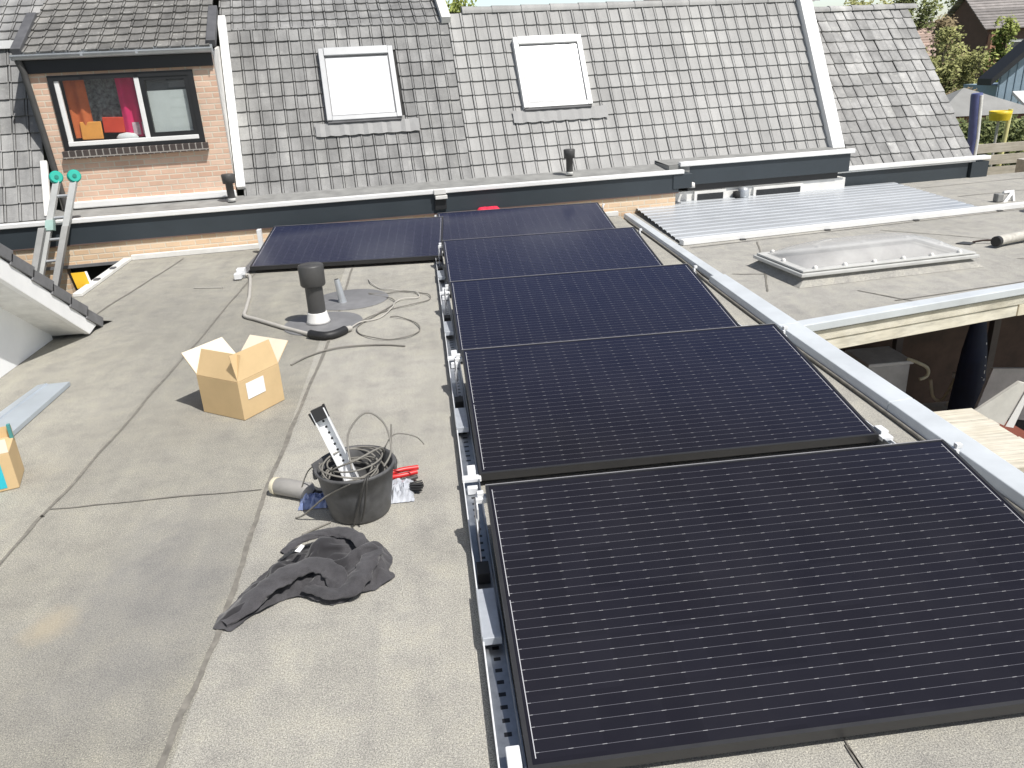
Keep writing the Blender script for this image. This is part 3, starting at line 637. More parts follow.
# ---- end house (right) with the weathered roof
he = house_thing('end_house', 'end house with weathered pale grey tiled roof and white gutter', 'house')
TF = 49; EU = 7.08; SF = Vector(slope(TF)); of = Vector((0, 0, .275))
mb = MB(); tiles(mb, of, LU, SF, 5.26, EU, 0, 2.40, .142, .168, roll=False, lift=.018, jit=.005); mb.build('tiled_roof', [M['tile_far'], M['underlay']], he)
rg2 = of + SF * 2.40
mb = MB(); u = 5.27
while u < EU - .2:
    pts = [(math.cos(math.pi * j / 8), math.sin(math.pi * j / 8)) for j in range(9)]; n = 9
    va = [(u, rg2.y + .03 - .075 * c_, rg2.z - .01 + .07 * s_) for c_, s_ in pts]; vb = [(u + .34, rg2.y + .03 - .068 * c_, rg2.z - .01 + .06 * s_) for c_, s_ in pts]
    mb.add(va + vb, [(i, n + i, n + i + 1, i + 1) for i in range(n - 1)], 0, random.uniform(.5, .95), True); mb.add(va, [tuple(range(n))], 0, .3); u += .32
mb.build('ridge_tiles', M['tile_far'], he)
mb = MB(); mb.quad((5.2, rg2.y + .05, rg2.z), (EU, rg2.y + .05, rg2.z), (EU, rg2.y + 2.9, -1.5), (5.2, rg2.y + 2.9, -1.5)); mb.build('back_roof', M['underlay'], he)
mb = MB(); mb.add([(EU - .05, of.y - .05, -2.7), (EU - .05, rg2.y + 2.9, -2.9), (EU - .05, rg2.y + 2.9, -1.5), (EU - .05, rg2.y, rg2.z - .05), (EU - .05, of.y - .05, of.z - .05)], [(0, 1, 2, 3, 4)]); mb.build('gable_wall', M['brick_pale'], he)
mb = MB(); mb.box(5.0, 6.92, -.09, -.06, .02, .262); mb.build('fascia', M['fascia'], he)
mb = MB(); mb.box(6.95, 7.19, -.12, .1, .02, .262); mb.build('rain_hopper', M['fascia'], he)
mb = MB(); mb.box(5.0, 7.2, -.13, -.02, .282, .325); mb.box(5.0, 7.0, -.115, -.09, .262, .279); mb.build('gutter_edge', M['white'], he, bevel=.006)

# ------------------------------------------------------------------ corrugated lean-to roof
cr = thing('corrugated_roof', 'white corrugated metal lean-to roof beneath the small house windows', 'roof')
A0, A1 = Vector((2.32, 6.92, .008)), Vector((5.70, 7.45, .008)); B0, B1 = hl(2.5, -.26, .12), hl(5.85, -.16, .10)
mb = MB(); nb = 13; rows = []
for i in range(nb):
    for f, h in ((0, .014), (.12, .002), (.2, .002), (.32, .014), (1.0, .014)):
        t = (i + f) / nb; rows.append((t, h))
for (t0, h0), (t1, h1) in zip(rows, rows[1:]):
    if t1 - t0 < 1e-6: continue
    p = lambda A, B, t, h: A.lerp(B, t) + Vector((0, 0, h)); 
    mb.add([p(A0, B0, t0, h0), p(A1, B1, t0, h0), p(A1, B1, t1, h1), p(A0, B0, t1, h1)], [(0, 1, 2, 3)])
mb.build('corrugated_sheet', mat('white_corrugated_metal', (.52, .545, .57), .33, .35, var=.06, nscale=1.5), cr)
mb = MB(); e = (A1 + Vector((1.6, .23, 0)) - A0); mb.obox(A0 + Vector((0, -.07, -.006)), e, (-.015, .075, 0), (0, 0, .05)); mb.build('front_trim', M['white'], cr, bevel=.006)
for t in (.12, .3, .5, .7, .9):
    m_ = MB(); p = A0 + e * t; m_.box(p.x - .03, p.x + .02, p.y - .11, p.y - .078, 0.002, .012); m_.build('fixing', M['pvc_grey'], cr)

# ------------------------------------------------------------------ domed rooflight
rl = thing('dome_rooflight', 'clear acrylic dome rooflight in a white frame on the neighbouring flat roof', 'rooflight', (2.69, 5.27, 0), R(6.3))
LW, LD = 1.47, .66
mb = MB(); mb.hexa([(-.05, -.05, .002), (LW + .05, -.05, .002), (LW + .05, LD + .05, .002), (-.05, LD + .05, .002)], [(.04, .03, .07), (LW - .04, .03, .07), (LW - .04, LD - .03, .07), (.04, LD - .03, .07)]); mb.build('upstand', M['bitumen2'], rl)
mb = MB()
for a, b, c, d in ((0, LW, 0, .07), (0, LW, LD - .07, LD), (0, .08, .07, LD - .07), (LW - .08, LW, .07, LD - .07)): mb.box(a, b, c, d, .098, .113)
for a, b, c, d in ((-.02, LW + .02, -.02, .03), (-.02, LW + .02, LD - .03, LD + .02), (-.02, .03, .03, LD - .03), (LW - .03, LW + .02, .03, LD - .03)): mb.box(a, b, c, d, .068, .094)
mb.build('frame', mat('offwhite_plastic', (.52, .52, .50), .5, var=.1), rl, bevel=.005)
mb = MB(); mb.quad((.06, .05, .071), (LW - .06, .05, .071), (LW - .06, LD - .05, .071), (.06, LD - .05, .071)); mb.build('inner_liner', mat('rooflight_liner', (.30, .29, .28), .6, var=.1), rl)
mb = MB(); nx, ny = 28, 16; g = []
for j in range(ny + 1):
    for i in range(nx + 1):
        a, b = i / nx, j / ny; h = (max(0, 1 - abs(2 * a - 1) ** 3.2) * max(0, 1 - abs(2 * b - 1) ** 2.6)) ** .6
        g.append((.06 + (LW - .12) * a, .055 + (LD - .11) * b, .115 + .115 * h))
mb.add(g, [(j * (nx + 1) + i, j * (nx + 1) + i + 1, (j + 1) * (nx + 1) + i + 1, (j + 1) * (nx + 1) + i) for j in range(ny) for i in range(nx)], 0, None, True); mb.build('dome', M['dome'], rl)
bp = MB(); bp.lathe([(.017, 0), (.017, .012), (.01, .02), (0, .022)], seg=12); bm_ = None
for x, y in [(.12 + i * .246, .035) for i in range(6)] + [(.12 + i * .41, LD - .035) for i in range(4)] + [(.04, .33), (LW - .04, .33)]:
    if bm_ is None: bm_ = bp.build('bolt_cap', M['white_dirty'], rl); o = bm_
    else: o = bm_.copy(); col.objects.link(o); o.parent = rl
    o.location = (x, y, .113)

# ------------------------------------------------------------------ carport under the neighbour's roof
cp = thing('carport', 'open timber carport with pale fascia boards and dark interior under the flat roof', 'carport')
fd = Vector((1, .2236, 0)); fn = Vector((-.2236, 1, 0)).normalized()
q0 = Vector((2.25, nf(2.25), 0))
mb = MB(); mb.obox(q0 - fn * .02 + Vector((0, 0, -.028)), fd * 9, fn * .10, (0, 0, .052)); mb.build('edge_trim', M['zinc_white'], cp, bevel=.005)
mb = MB(); mb.obox(q0 + fn * .0 + Vector((0, 0, -.105)), fd * 9, fn * .03, (0, 0, .068)); mb.build('fascia_board', M['beam'], cp, bevel=.004)
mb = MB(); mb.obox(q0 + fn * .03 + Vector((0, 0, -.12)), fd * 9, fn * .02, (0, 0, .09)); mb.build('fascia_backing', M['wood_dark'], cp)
mb = MB(); mb.obox(q0 + fn * .008 + Vector((0, 0, -.19)), fd * 1.78, fn * .05, (0, 0, .082)); mb.build('fascia_board', M['beam'], cp, bevel=.004)
mb = MB(); mb.obox(q0 + fd * 1.785 + fn * .002 + Vector((0, 0, -.19)), fd * 7, fn * .05, (0, 0, .084)); mb.build('fascia_board', M['white_wood'], cp, bevel=.004)
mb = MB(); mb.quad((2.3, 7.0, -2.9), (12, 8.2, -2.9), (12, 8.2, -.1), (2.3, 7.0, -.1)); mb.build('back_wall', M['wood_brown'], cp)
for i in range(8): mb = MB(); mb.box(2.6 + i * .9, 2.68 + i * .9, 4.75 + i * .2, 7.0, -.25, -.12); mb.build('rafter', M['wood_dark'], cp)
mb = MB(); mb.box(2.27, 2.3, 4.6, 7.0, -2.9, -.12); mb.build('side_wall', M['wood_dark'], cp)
for x, y in ((5.45, 6.7), (4.55, 6.85), (6.6, 6.9)):
    m_ = MB(); m_.box(x, x + .07, y, y + .07, -2.9, -.13); m_.build('post', mat('grey_brown_post', (.12, .10, .09), .8), cp)
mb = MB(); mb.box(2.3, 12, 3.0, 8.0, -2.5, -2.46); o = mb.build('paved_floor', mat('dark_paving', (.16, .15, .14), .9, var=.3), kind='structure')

tb = thing('plank_table', 'bleached plank table top in sunlight below the parapet', 'table', (0, 0, 0))
for i in range(9):
    m_ = MB(); y0 = 3.95 + i * .098; m_.box(2.75, 3.87 + random.uniform(-.012, .012), y0, y0 + .094, -.945, -.9 + random.uniform(-.003, .003)); m_.build('plank', M['plank'], tb, bevel=.003)
for x in (2.85, 3.78):
    for y in (4.0, 4.75): m_ = MB(); m_.box(x - .04, x + .04, y - .04, y + .04, -2.46, -.945); m_.build('leg', M['wood_pale'], tb)
# grey bin with hose
bn = thing('storage_bin', 'grey rectangular bin standing in the dark carport', 'bin')
mb = MB(); mb.box(4.04, 4.46, 6.45, 6.85, -2.46, -1.2); mb.build('bin_body', mat('grey_bin_plastic', (.5, .5, .5), .6), bn, bevel=.02)
mb = MB(); mb.box(4.02, 4.48, 6.43, 6.87, -1.2, -1.165); mb.build('bin_lid', mat('grey_bin_lid', (.65, .65, .65), .6), bn, bevel=.01)
mb = MB(); mb.tube(spline([(4.42, 6.46, -1.15), (4.50, 6.42, -1.18), (4.60, 6.4, -1.24), (4.61, 6.4, -1.32), (4.54, 6.4, -1.35)]), .016, 8); tag(mb.build('garden_hose', mat('pale_yellow_hose', (.55, .52, .38), .5)), 'pale hose end curling over the lid of the grey bin', 'hose')
mb = MB(); mb.tube(spline([(4.76, 6.55, -1.43), (4.82, 6.55, -1.62), (4.92, 6.55, -1.66), (5.0, 6.55, -1.5), (5.02, 6.55, -1.42)]), .016, 8); tag(mb.build('hanging_rope', mat('pale_rope', (.52, .46, .34), .8)), 'pale rope hanging in a loop in the dark carport', 'rope')
mb = MB(); mb.lathe([(.0, 0), (.03, 0), (.04, .02), (.04, .05), (0, .055)], (5.03, 6.55, -1.44), 12); mb.lathe([(.0, 0), (.03, 0), (0, .04)], (4.95, 6.5, -1.7), 10); tag(mb.build('tap_fitting', M['white_dirty']), 'small white fitting beside the hanging rope', 'fitting')
# folded parasol
ps = thing('folded_parasol', 'folded navy blue parasol with white lettering leaning in the carport', 'parasol')
mb = MB(); a, b = Vector((5.0, 6.3, -2.0)), Vector((5.12, 6.5, -.75)); mb.tube([a, a.lerp(b, .3), a.lerp(b, .7), b], [.17, .15, .11, .05], 14); mb.build('canopy', M['blue_cloth'], ps)
mb = MB(); mb.tube([a + Vector((-.02, 0, -.45)), b + Vector((.01, .02, .3))], .018, 8); mb.build('pole', M['white_dirty'], ps)
mb = MB()
for i in range(6):
    p = a.lerp(b, .52 + i * .05) + Vector((.03, -.125 + i * .008, 0)); mb.box(p.x - .012, p.x + .02, p.y, p.y + .003, p.z - .02, p.z - .012); mb.box(p.x - .012, p.x - .004, p.y, p.y + .003, p.z - .012, p.z + .016); mb.box(p.x + .012, p.x + .02, p.y, p.y + .003, p.z - .012, p.z + .016 * (i % 2))
mb.build('lettering', M['paper'], ps)
mb = MB(); mb.lathe([(0, 0), (.2, 0), (.19, .09), (.05, .16), (0, .17)], (4.98, 6.3, -2.1), 20); mb.build('base', M['green_moss'], ps)
# leaning sheets
mb = MB(); mb.hexa([(4.118, 5.1, -1.079), (4.40, 5.1, -1.225), (4.53, 5.1, -.885), (4.457, 5.1, -.858)], [(4.13, 5.13, -1.079), (4.41, 5.13, -1.225), (4.54, 5.13, -.885), (4.46, 5.13, -.858)]); o = mb.build('board_sheet', mat('pale_board', (.6, .59, .55), .7, var=.1)); tag(o, 'pale board sheet leaning in the sun behind the plank table', 'board')
mb = MB(); mb.hexa([(4.40, 5.085, -1.225), (4.471, 5.085, -1.245), (4.56, 5.085, -.90), (4.53, 5.085, -.885)], [(4.41, 5.10, -1.225), (4.48, 5.10, -1.245), (4.565, 5.10, -.90), (4.54, 5.10, -.885)]); mb.build('board_edge', M['white'], o)
mb = MB(); mb.hexa([(4.69, 5.8, -1.46), (5.3, 5.8, -1.6), (5.25, 5.85, -1.1), (4.83, 5.85, -1.06)], [(4.69, 5.83, -1.46), (5.3, 5.83, -1.6), (5.25, 5.88, -1.1), (4.83, 5.88, -1.06)]); tag(mb.build('board_sheet', mat('grey_board_sheet', (.45, .43, .42), .7)), 'grey board sheet in the shade behind the pale board', 'board')
mb = MB(); mb.box(4.3, 4.8, 5.2, 5.7, -2.46, -1.42); tag(mb.build('wooden_crate', mat('red_brown_crate', (.2, .06, .04), .7), bevel=.01), 'reddish brown crate below the leaning boards', 'crate')
mb = MB(); mb.box(4.3, 5.2, 6.3, 6.75, -1.86, -1.78); mb.box(4.35, 4.42, 6.35, 6.7, -2.46, -1.86); mb.box(5.1, 5.17, 6.35, 6.7, -2.46, -1.86); tag(mb.build('low_bench', mat('grey_bench', (.5, .48, .46), .8), bevel=.008), 'grey low bench at the back of the dark carport', 'bench')

# own building's outer wall below the parapet
mb = MB(); mb.box(2.13, 2.2, -4, 8.3, -2.9, -.17); o = mb.build('extension_wall', M['brick']); tag(o, 'brick side wall of the flat roofed extension under the parapet', 'wall')

# tools on the neighbour's roof
mb = MB(); mb.tube([(4.70, 5.93, .055), (4.78, 5.97, .057), (5.02, 6.04, .06), (5.3, 6.13, .06)], [.04, .042, .04, .04], 14); o = mb.build('mortar_tube', M['concrete']); tag(o, 'short pale roll with dark end lying on the neighbouring flat roof', 'roll')
mb = MB(); mb.tube([(4.685, 5.925, .055), (4.72, 5.94, .056)], .043, 14); mb.build('dark_end', M['rubber'], o)
tw = thing('trowel', 'small trowel lying left of the pale roll on the roof', 'trowel')
mb = MB(); mb.hexa([(4.50, 6.16, .004), (4.58, 6.08, .004), (4.66, 6.13, .004), (4.6, 6.2, .004)], [(4.50, 6.16, .009), (4.58, 6.08, .009), (4.66, 6.13, .009), (4.6, 6.2, .009)]); mb.build('blade', M['pvc_grey'], tw)
mb = MB(); mb.tube([(4.64, 6.14, .012), (4.7, 6.1, .03), (4.8, 6.08, .03)], .008, 8); mb.build('handle', M['wood_dark'], tw)
mb = MB(); mb.prism([(0, 0), (.16, .16), (.04, .16), (.04, .2), (.24, .2), (.24, .0), (.2, .0), (.2, .12), (.05, -.03)], (6.17, 7.8, .003), (.62, .06, 0), (0, .22, .56), (0, .03, -.02)); tag(mb.build('metal_bracket', M['white']), 'white arrow shaped metal bracket standing on the neighbouring flat roof', 'bracket')
mb = MB(); mb.box(6.10, 6.17, 7.8, 7.88, .003, .09); tag(mb.build('brick_block', M['gutter_grey'], bevel=.01), 'grey block beside the white bracket', 'block')
mb = MB(); mb.lathe([(0, 0), (.09, 0), (.11, .1), (.115, .2), (.1, .2), (.085, .01), (0, .008)], (6.15, 7.15, .003), 20); tag(mb.build('plastic_tub', mat('milky_plastic', (.72, .74, .76), .3)), 'milky plastic tub beside the white trim of the corrugated roof', 'tub')

# ------------------------------------------------------------------ solar panels
P0X, P0Y, ZL = .124, 1.328, .066; TILT = math.asin(.165 / PD); PITCH = 1.4485
sp = thing('solar_panel', 'black solar panel at the front of the row, beside the dark jacket', 'solar panel', (P0X, P0Y, ZL), 0, 'black solar panels on the flat roof')
def tl(x, y, z):  # panel coordinates -> tilted
    return Vector((x, y * math.cos(TILT) - z * math.sin(TILT), y * math.sin(TILT) + z * math.cos(TILT)))
fr = MB(); T = .037; L = .011
def fbox(a, b, c, d, z0, z1, mi=0): fr.hexa([(a, c, z0), (b, c, z0), (b, d, z0), (a, d, z0)], [(a, c, z1), (b, c, z1), (b, d, z1), (a, d, z1)], mi)
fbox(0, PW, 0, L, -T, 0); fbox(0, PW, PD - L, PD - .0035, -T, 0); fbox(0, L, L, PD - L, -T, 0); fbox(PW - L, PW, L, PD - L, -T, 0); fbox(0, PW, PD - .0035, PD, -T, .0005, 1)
fro = fr.build('frame', [M['frame_black'], M['edge_glint'] if 'edge_glint' in M else mat('frame_edge_glint', (.40, .39, .40), .4, .3)], sp)  # second slot: sun glint along the far bar, painted as a light strip
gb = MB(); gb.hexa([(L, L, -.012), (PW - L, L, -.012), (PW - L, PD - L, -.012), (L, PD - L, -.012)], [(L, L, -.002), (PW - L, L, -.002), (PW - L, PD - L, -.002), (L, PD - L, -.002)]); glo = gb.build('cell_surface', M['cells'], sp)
for o in (fro, glo): o.rotation_euler = (TILT, 0, 0)
labs = ['black solar panel beside the bucket, second from the front of the row', 'black solar panel in the middle of the row, third from the front', 'black solar panel beside the loops of loose wire, fourth from the front', 'black solar panel at the far end of the row, nearest the house']
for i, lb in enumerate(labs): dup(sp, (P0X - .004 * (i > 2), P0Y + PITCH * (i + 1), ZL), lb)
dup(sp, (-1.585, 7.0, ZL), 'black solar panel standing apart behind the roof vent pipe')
for o in [o for o in col.objects if o.name.startswith('solar_panel')][-1:]: o.rotation_euler = (0, 0, R(-3.5))

# ------------------------------------------------------------------ mounting rails
def rail(name, x0, x1, y0, y1, label, side, uy):
    r = thing(name, label, 'rail', (0, 0, 0), 0, 'steel mounting rails under the solar panels')
    m_ = MB(); h = .045
    m_.box(x0, x1, y0, y1, .004, .008); lx = x0 if side < 0 else x1 - .004; m_.box(lx, lx + .004, y0, y1, .008, h, 1)
    ix = x1 - .004 if side < 0 else x0; m_.box(ix, ix + .004, y0, y1, .008, h + .01)
    m_.build('channel', [M['galv_holes'], M['alu_bright']], r)
    for ya in uy:
        yb = ya + .02 + PD * .985
        c = MB(); c.box(x0 - .003, x1 + .008, ya - .02, ya + .015, .04, .058); c.box((x0 + x1) / 2 - .012, (x0 + x1) / 2 + .022, ya + .01, ya + .07, .058, .074); c.box(x0 + .014, x1 - .01, ya - .065, ya - .04, .01, .04); c.build('front_clamp', M['alu_bright'], r, bevel=.003)
        c = MB(); yp = yb - .26; c.prism([(0, 0), (.33, 0), (.27, .155), (.235, .175)], (x0 + .03 if side < 0 else x1 - .03, yp, .01), (0, 1, 0), (0, 0, 1), (.004 * side, 0, 0)); c.build('support_plate', M['galv'], r)
        c = MB(); c.box(x0, x1 - .01, yp - .33, yp - .10, .046, .052); c.box(x0 - .002, x0 + .002, yp - .33, yp - .10, .02, .058); c.box(x0, x1 - .01, yp - .34, yp - .325, .03, .056); c.build('cover_plate', M['galv_light'], r, bevel=.003)
        c = MB(); c.box(x0 + .01, x1 - .015, yp - .02, yp + .05, .012, .05); c.build('block', M['rubber'], r)
        c = MB(); c.box(x0 + .03, x1 + .004, yb - .05, yb - .012, .175, .195); c.box(x0 + .03, x0 + .036, yb - .09, yb - .02, .08, .18); c.box(x0 + .036, x0 + .06, yb - .04, yb - .02, .195, .214); c.build('rear_clamp', M['alu_bright'], r, bevel=.004)
    return r
M['galv_light'] = mat('pale_galvanised_plate', (.55, .58, .62), .38, .35, var=.12, nscale=18)
UY = [P0Y + PITCH * i for i in range(5)]
rail('mounting_rail', .056, .122, 1.30, 8.15, 'long galvanised steel rail along the bucket side of the solar panels', -1, UY)
rail('mounting_rail', 1.832, 1.872, 1.30, 8.15, 'galvanised steel rail along the parapet side of the solar panels', 1, UY)
r_ = thing('mounting_rail', 'short steel rail at the outer end of the solar panel standing apart', 'rail', (0, 0, 0), 0, 'steel mounting rails under the solar panels')
m_ = MB(); m_.box(-1.66, -1.60, 6.85, 8.0, .004, .03); m_.build('channel', M['galv'], r_)
m_ = MB(); m_.box(-1.67, -1.60, 6.85, 6.92, .03, .085); m_.box(-1.68, -1.62, 6.78, 6.84, .01, .06); m_.build('front_clamp', M['alu_bright'], r_, bevel=.004)
m_ = MB(); m_.box(-1.66, -1.62, 7.88, 7.95, .03, .235); m_.build('rear_clamp', M['alu_bright'], r_, bevel=.004)

mb = MB(); random.seed(3)
for k in range(5):
    p = Vector((.60 + k * .035, 8.36 + random.uniform(-.02, .02), .16)); mb.lathe([(0, 0), (.05, .01), (.06, .04), (.03, .07), (0, .075)], p, 10)
tag(mb.build('red_rag', M['red_cloth']), 'small crumpled red rag behind the farthest solar panel', 'rag')
mb = MB(); mb.box(.52, .84, 8.30, 8.44, .003, .16); tag(mb.build('timber_block', M['wood_dark'], bevel=.01), 'dark block carrying the red rag at the roof edge', 'block')

# ------------------------------------------------------------------ vent pipe and small pipe
vp = thing('roof_vent_pipe', 'thick dark grey vent pipe with cap and white collar on the flat roof', 'vent pipe', (-.80, 5.29, 0))
mb = MB(); mb.lathe([(.0, .016), (.085, .016), (.078, .03), (.066, .085), (.064, .09), (.0, .09)], seg=28); mb.build('collar', M['white_dirty'], vp)
mb = MB(); mb.lathe([(.060, .06), (.059, .30)], seg=28); mb.build('pipe', M['pvc_grey'], vp)
mb = MB(); mb.lathe([(.0, .27), (.078, .275), (.084, .285), (.086, .41), (.080, .42), (0, .425)], seg=28); mb.build('cap', M['pvc_grey'], vp)
mb = MB(); mb.lathe([(.0, .005), (.27, .005), (.272, .002)], (.03, 0, 0), 40); mb.lathe([(.0, .0145), (.2, .012), (.27, .006)], (.03, 0, 0), 40); mb.build('lead_skirt', M['lead'], vp)
tv = thing('thin_vent_pipe', 'thin pale metal pipe rising from a round lead flange behind the vent pipe', 'pipe', (-.675, 5.78, 0))
mb = MB(); mb.tube([(.0, 0, .0), (-.005, 0, .05), (-.025, .01, .185)], [.034, .027, .021], 14); mb.build('pipe', M['zinc'], tv)
mb = MB(); mb.tube([(-.0253, .01, .184), (-.0255, .01, .187)], .016, 12); mb.build('pipe_mouth', M['dark'], tv)
mb = MB(); mb.lathe([(0, .012), (.28, .009), (.29, .003)], (.05, .09, 0), 40); mb.build('flange', M['lead'], tv)

# conduit, sleeve and wires
cd = thing('conduit', 'pale grey bent conduit ending in a black sleeve beside the vent pipe', 'conduit')
mb = MB(); pts = spline([(-1.60, 6.86, .03), (-1.55, 6.80, .02), (-1.43, 6.13, .016)], 5)[:-1] + [Vector((-1.43, 6.13, .016))] + spline([(-1.385, 5.75, .016), (-1.372, 5.63, .016), (-1.34, 5.56, .016), (-1.27, 5.49, .016)], 5) + [Vector((-1.034, 5.225, .016)), Vector((-.80, 4.98, .018))]
mb.tube(pts, .0135, 10); mb.build('pipe', M['pvc_light'], cd)
mb = MB(); ss = spline([(-.82, 4.985, .028), (-.76, 4.935, .028), (-.70, 4.915, .028), (-.645, 4.945, .028), (-.593, 5.015, .028)], 8); mb.tube(ss, [.026 + .003 * (i % 2) for i in range(len(ss))], 14); mb.build('sleeve', M['rubber'], cd)
mb = MB(); mb.tube([(-.593, 5.015, .03), (-.565, 5.06, .02)], .02, 10); mb.build('end_fitting', M['pvc_light'], cd)
wA = [(-.579, 5.08), (-.509, 5.203), (-.381, 5.296), (-.297, 5.516), (-.284, 5.657), (-.222, 5.728), (-.108, 5.756), (-.124, 5.899), (-.224, 5.981), (-.343, 6.05), (-.413, 6.118), (-.49, 6.301), (-.519, 6.455)]
mb = MB(); mb.tube(spline([(x, y, .008 + .008 * (i % 2)) for i, (x, y) in enumerate(wA)]), .0045, 8); tag(mb.build('loose_wire', M['pvc_light']), 'pale grey wire winding away from the black sleeve', 'wire', 'loose wires by the vent pipe')
wB = [(-.577, 5.07), (-.47, 5.295), (-.312, 5.492), (-.157, 5.561), (-.029, 5.672), (-.026, 5.794), (-.091, 5.889), (-.224, 5.962), (-.357, 5.956), (-.49, 5.963), (-.387, 5.869), (-.302, 5.752), (-.292, 5.629), (-.4, 5.38), (-.508, 5.178), (-.522, 5.06), (-.494, 4.959), (-.405, 4.845), (-.293, 4.794), (-.17, 4.818), (-.107, 4.925), (-.113, 5.046), (-.171, 5.186), (-.261, 5.278), (-.307, 5.301)]
mb = MB(); mb.tube(spline([(x, y, .007 + .007 * (i % 2)) for i, (x, y) in enumerate(wB)]), .004, 8); tag(mb.build('loose_wire', M['cable_grey']), 'brown grey wire lying in wide loops beside the vent pipe', 'wire', 'loose wires by the vent pipe')
mb = MB(); mb.tube(spline([(-.872, 4.464, .006), (-.777, 4.601, .01), (-.635, 4.696, .012), (-.481, 4.714, .01), (-.324, 4.693, .008), (-.198, 4.641, .006)]), .0055, 8); tag(mb.build('loose_wire', M['cable_grey']), 'short curved wire lying right of the open cardboard box', 'wire', 'loose wires by the vent pipe')
mb = MB(); mb.tube([(-1.98, 6.62, .006), (-1.72, 6.55, .006)], .005, 6); tag(mb.build('loose_stick', M['pvc_light']), 'thin pale stick lying alone on the flat roof near the corner', 'stick')

# ------------------------------------------------------------------ open cardboard box
bx = thing('cardboard_box', 'open tan cardboard box with raised flaps and a white label', 'box', (-1.03, 3.895, 0))
c0 = Vector((-1.03, 3.895, 0)); Lc, Fc, Rc = Vector((-1.231, 3.861, 0)) - c0, Vector((-.991, 3.693, 0)) - c0, Vector((-.829, 3.93, 0)) - c0; Bc = Lc + Rc - Fc; HB = .205
mb = MB(); cs = [Fc, Rc, Bc, Lc]; up = Vector((0, 0, 1)); tk = .005
cen = (Lc + Rc) / 2
for a, b in zip(cs, cs[1:] + cs[:1]):
    n = Vector((-(b - a).y, (b - a).x, 0)).normalized()
    if n.dot(cen - a) < 0: n = -n
    mb.obox(a + Vector((0, 0, .002)), b - a, n * tk, up * HB)
mb.hexa([p * .99 + Vector((0, 0, .004)) for p in cs], [p * .99 + Vector((0, 0, .01)) for p in cs])
mb.build('box_walls', [M['card']], bx, bevel=.002)
def flap(a, b, out_deg, ln, taper=.03):
    m_ = MB(); n = Vector((-(b - a).y, (b - a).x, 0)).normalized()
    if n.dot((a + b) / 2 - cen) < 0: n = -n
    d = (n * math.sin(R(out_deg)) + up * math.cos(R(out_deg))) * ln; q = (b - a) * taper; z = up * (HB + .004)
    nn_ = d.cross(b - a).normalized() * .004
    vs = [a + q * .3 + z, b - q * .3 + z, b - q + z + d, a + q + z + d]
    m_.hexa(vs, [p + nn_ for p in vs]); 
    # outside tan, inside pale: decide by facing
    o = m_.build('flap', [M['card'], M['card_in']], bx)
    mid = sum((Vector(v.co) for v in o.data.vertices), Vector()) / 8; inn = d.cross(b - a).normalized(); inn = inn if inn.dot(n) < 0 else -inn
    for p in o.data.polygons:
        if p.area > .01 and (p.center - mid).dot(inn) > 0: p.material_index = 1
flap(Lc, Fc, -24, .135); flap(Fc, Rc, -14, .135); flap(Bc, Lc, 42, .135); flap(Rc, Bc, 48, .135)
mb = MB(); e1 = (Rc - Fc); n = Vector((e1.y, -e1.x, 0)).normalized(); p0 = Fc + e1 * .16 + n * .0015 + up * .10; mb.obox(p0, e1 * .42, n * .0015, up * .085 + e1 * .0); mb.build('label', M['paper'], bx)
mb = MB(); e2 = (Lc - Fc); n2 = Vector((-e2.y, e2.x, 0)).normalized(); n2 = n2 if n2.dot(cen) < 0 else -n2
# second box at the left
b2 = thing('cardboard_box', 'small cardboard box with turquoise print beside the metal strip', 'box', (-1.84, 3.18, 0))
dA = Vector((-.31, .95, 0)).normalized() * .19; dB = Vector((-.93, -.36, 0)).normalized() * .42
mb = MB(); mb.obox((0, 0, .002), dA, dB, (0, 0, .17)); mb.build('box_walls', M['card'], b2, bevel=.003)
mb = MB(); mb.obox((0, 0, .173), dB, dA * .02, Vector((0, 0, .055)) + dA * .06); mb.build('flap', M['card_in'], b2)
mb = MB(); mb.obox(dA * .98 + Vector((0, 0, .173)), dB, dA * .02, Vector((0, 0, .05))); mb.build('flap', M['card'], b2)
mb = MB(); nrm = Vector((.36, -.93, 0)).normalized(); mb.obox(dB * .10 + nrm * .001 + Vector((0, 0, .015)), dB * .84, nrm * .001, (0, 0, .12)); mb.build('print', M['cyan'], b2)
mb = MB(); mb.obox(dA * .86 + nrm * 0 + Vector((.0, .0, .16)), dA * .1, dB * .03, (0, 0, .075)); mb.build('tape', mat('teal_tape', (.06, .25, .25), .5), b2)

# flat metal strip
fs_ = thing('metal_flashing_strip', 'pale blue grey folded metal strip lying behind the small cardboard box', 'metal strip')
mb = MB(); rows = []
for y, xa, xb in ((3.30, -2.36, -2.13), (3.8, -2.345, -2.125), (4.44, -2.30, -2.12)):
    rows.append([(xa, y, .022), (xa + .055, y, .03), (xa + .06, y, .024), (xb, y, .027), (xb, y, .004)])
for a, b in zip(rows, rows[1:]):
    for i in range(4): mb.quad(a[i], a[i + 1], b[i + 1], b[i])
mb.quad(rows[-1][0], rows[-1][3], (rows[-1][3][0], 4.44, .004), (rows[-1][0][0], 4.44, .004))
mb.build('folded_sheet', mat('pale_blue_metal', (.42, .465, .51), .35, .25, var=.1, nscale=4), fs_)

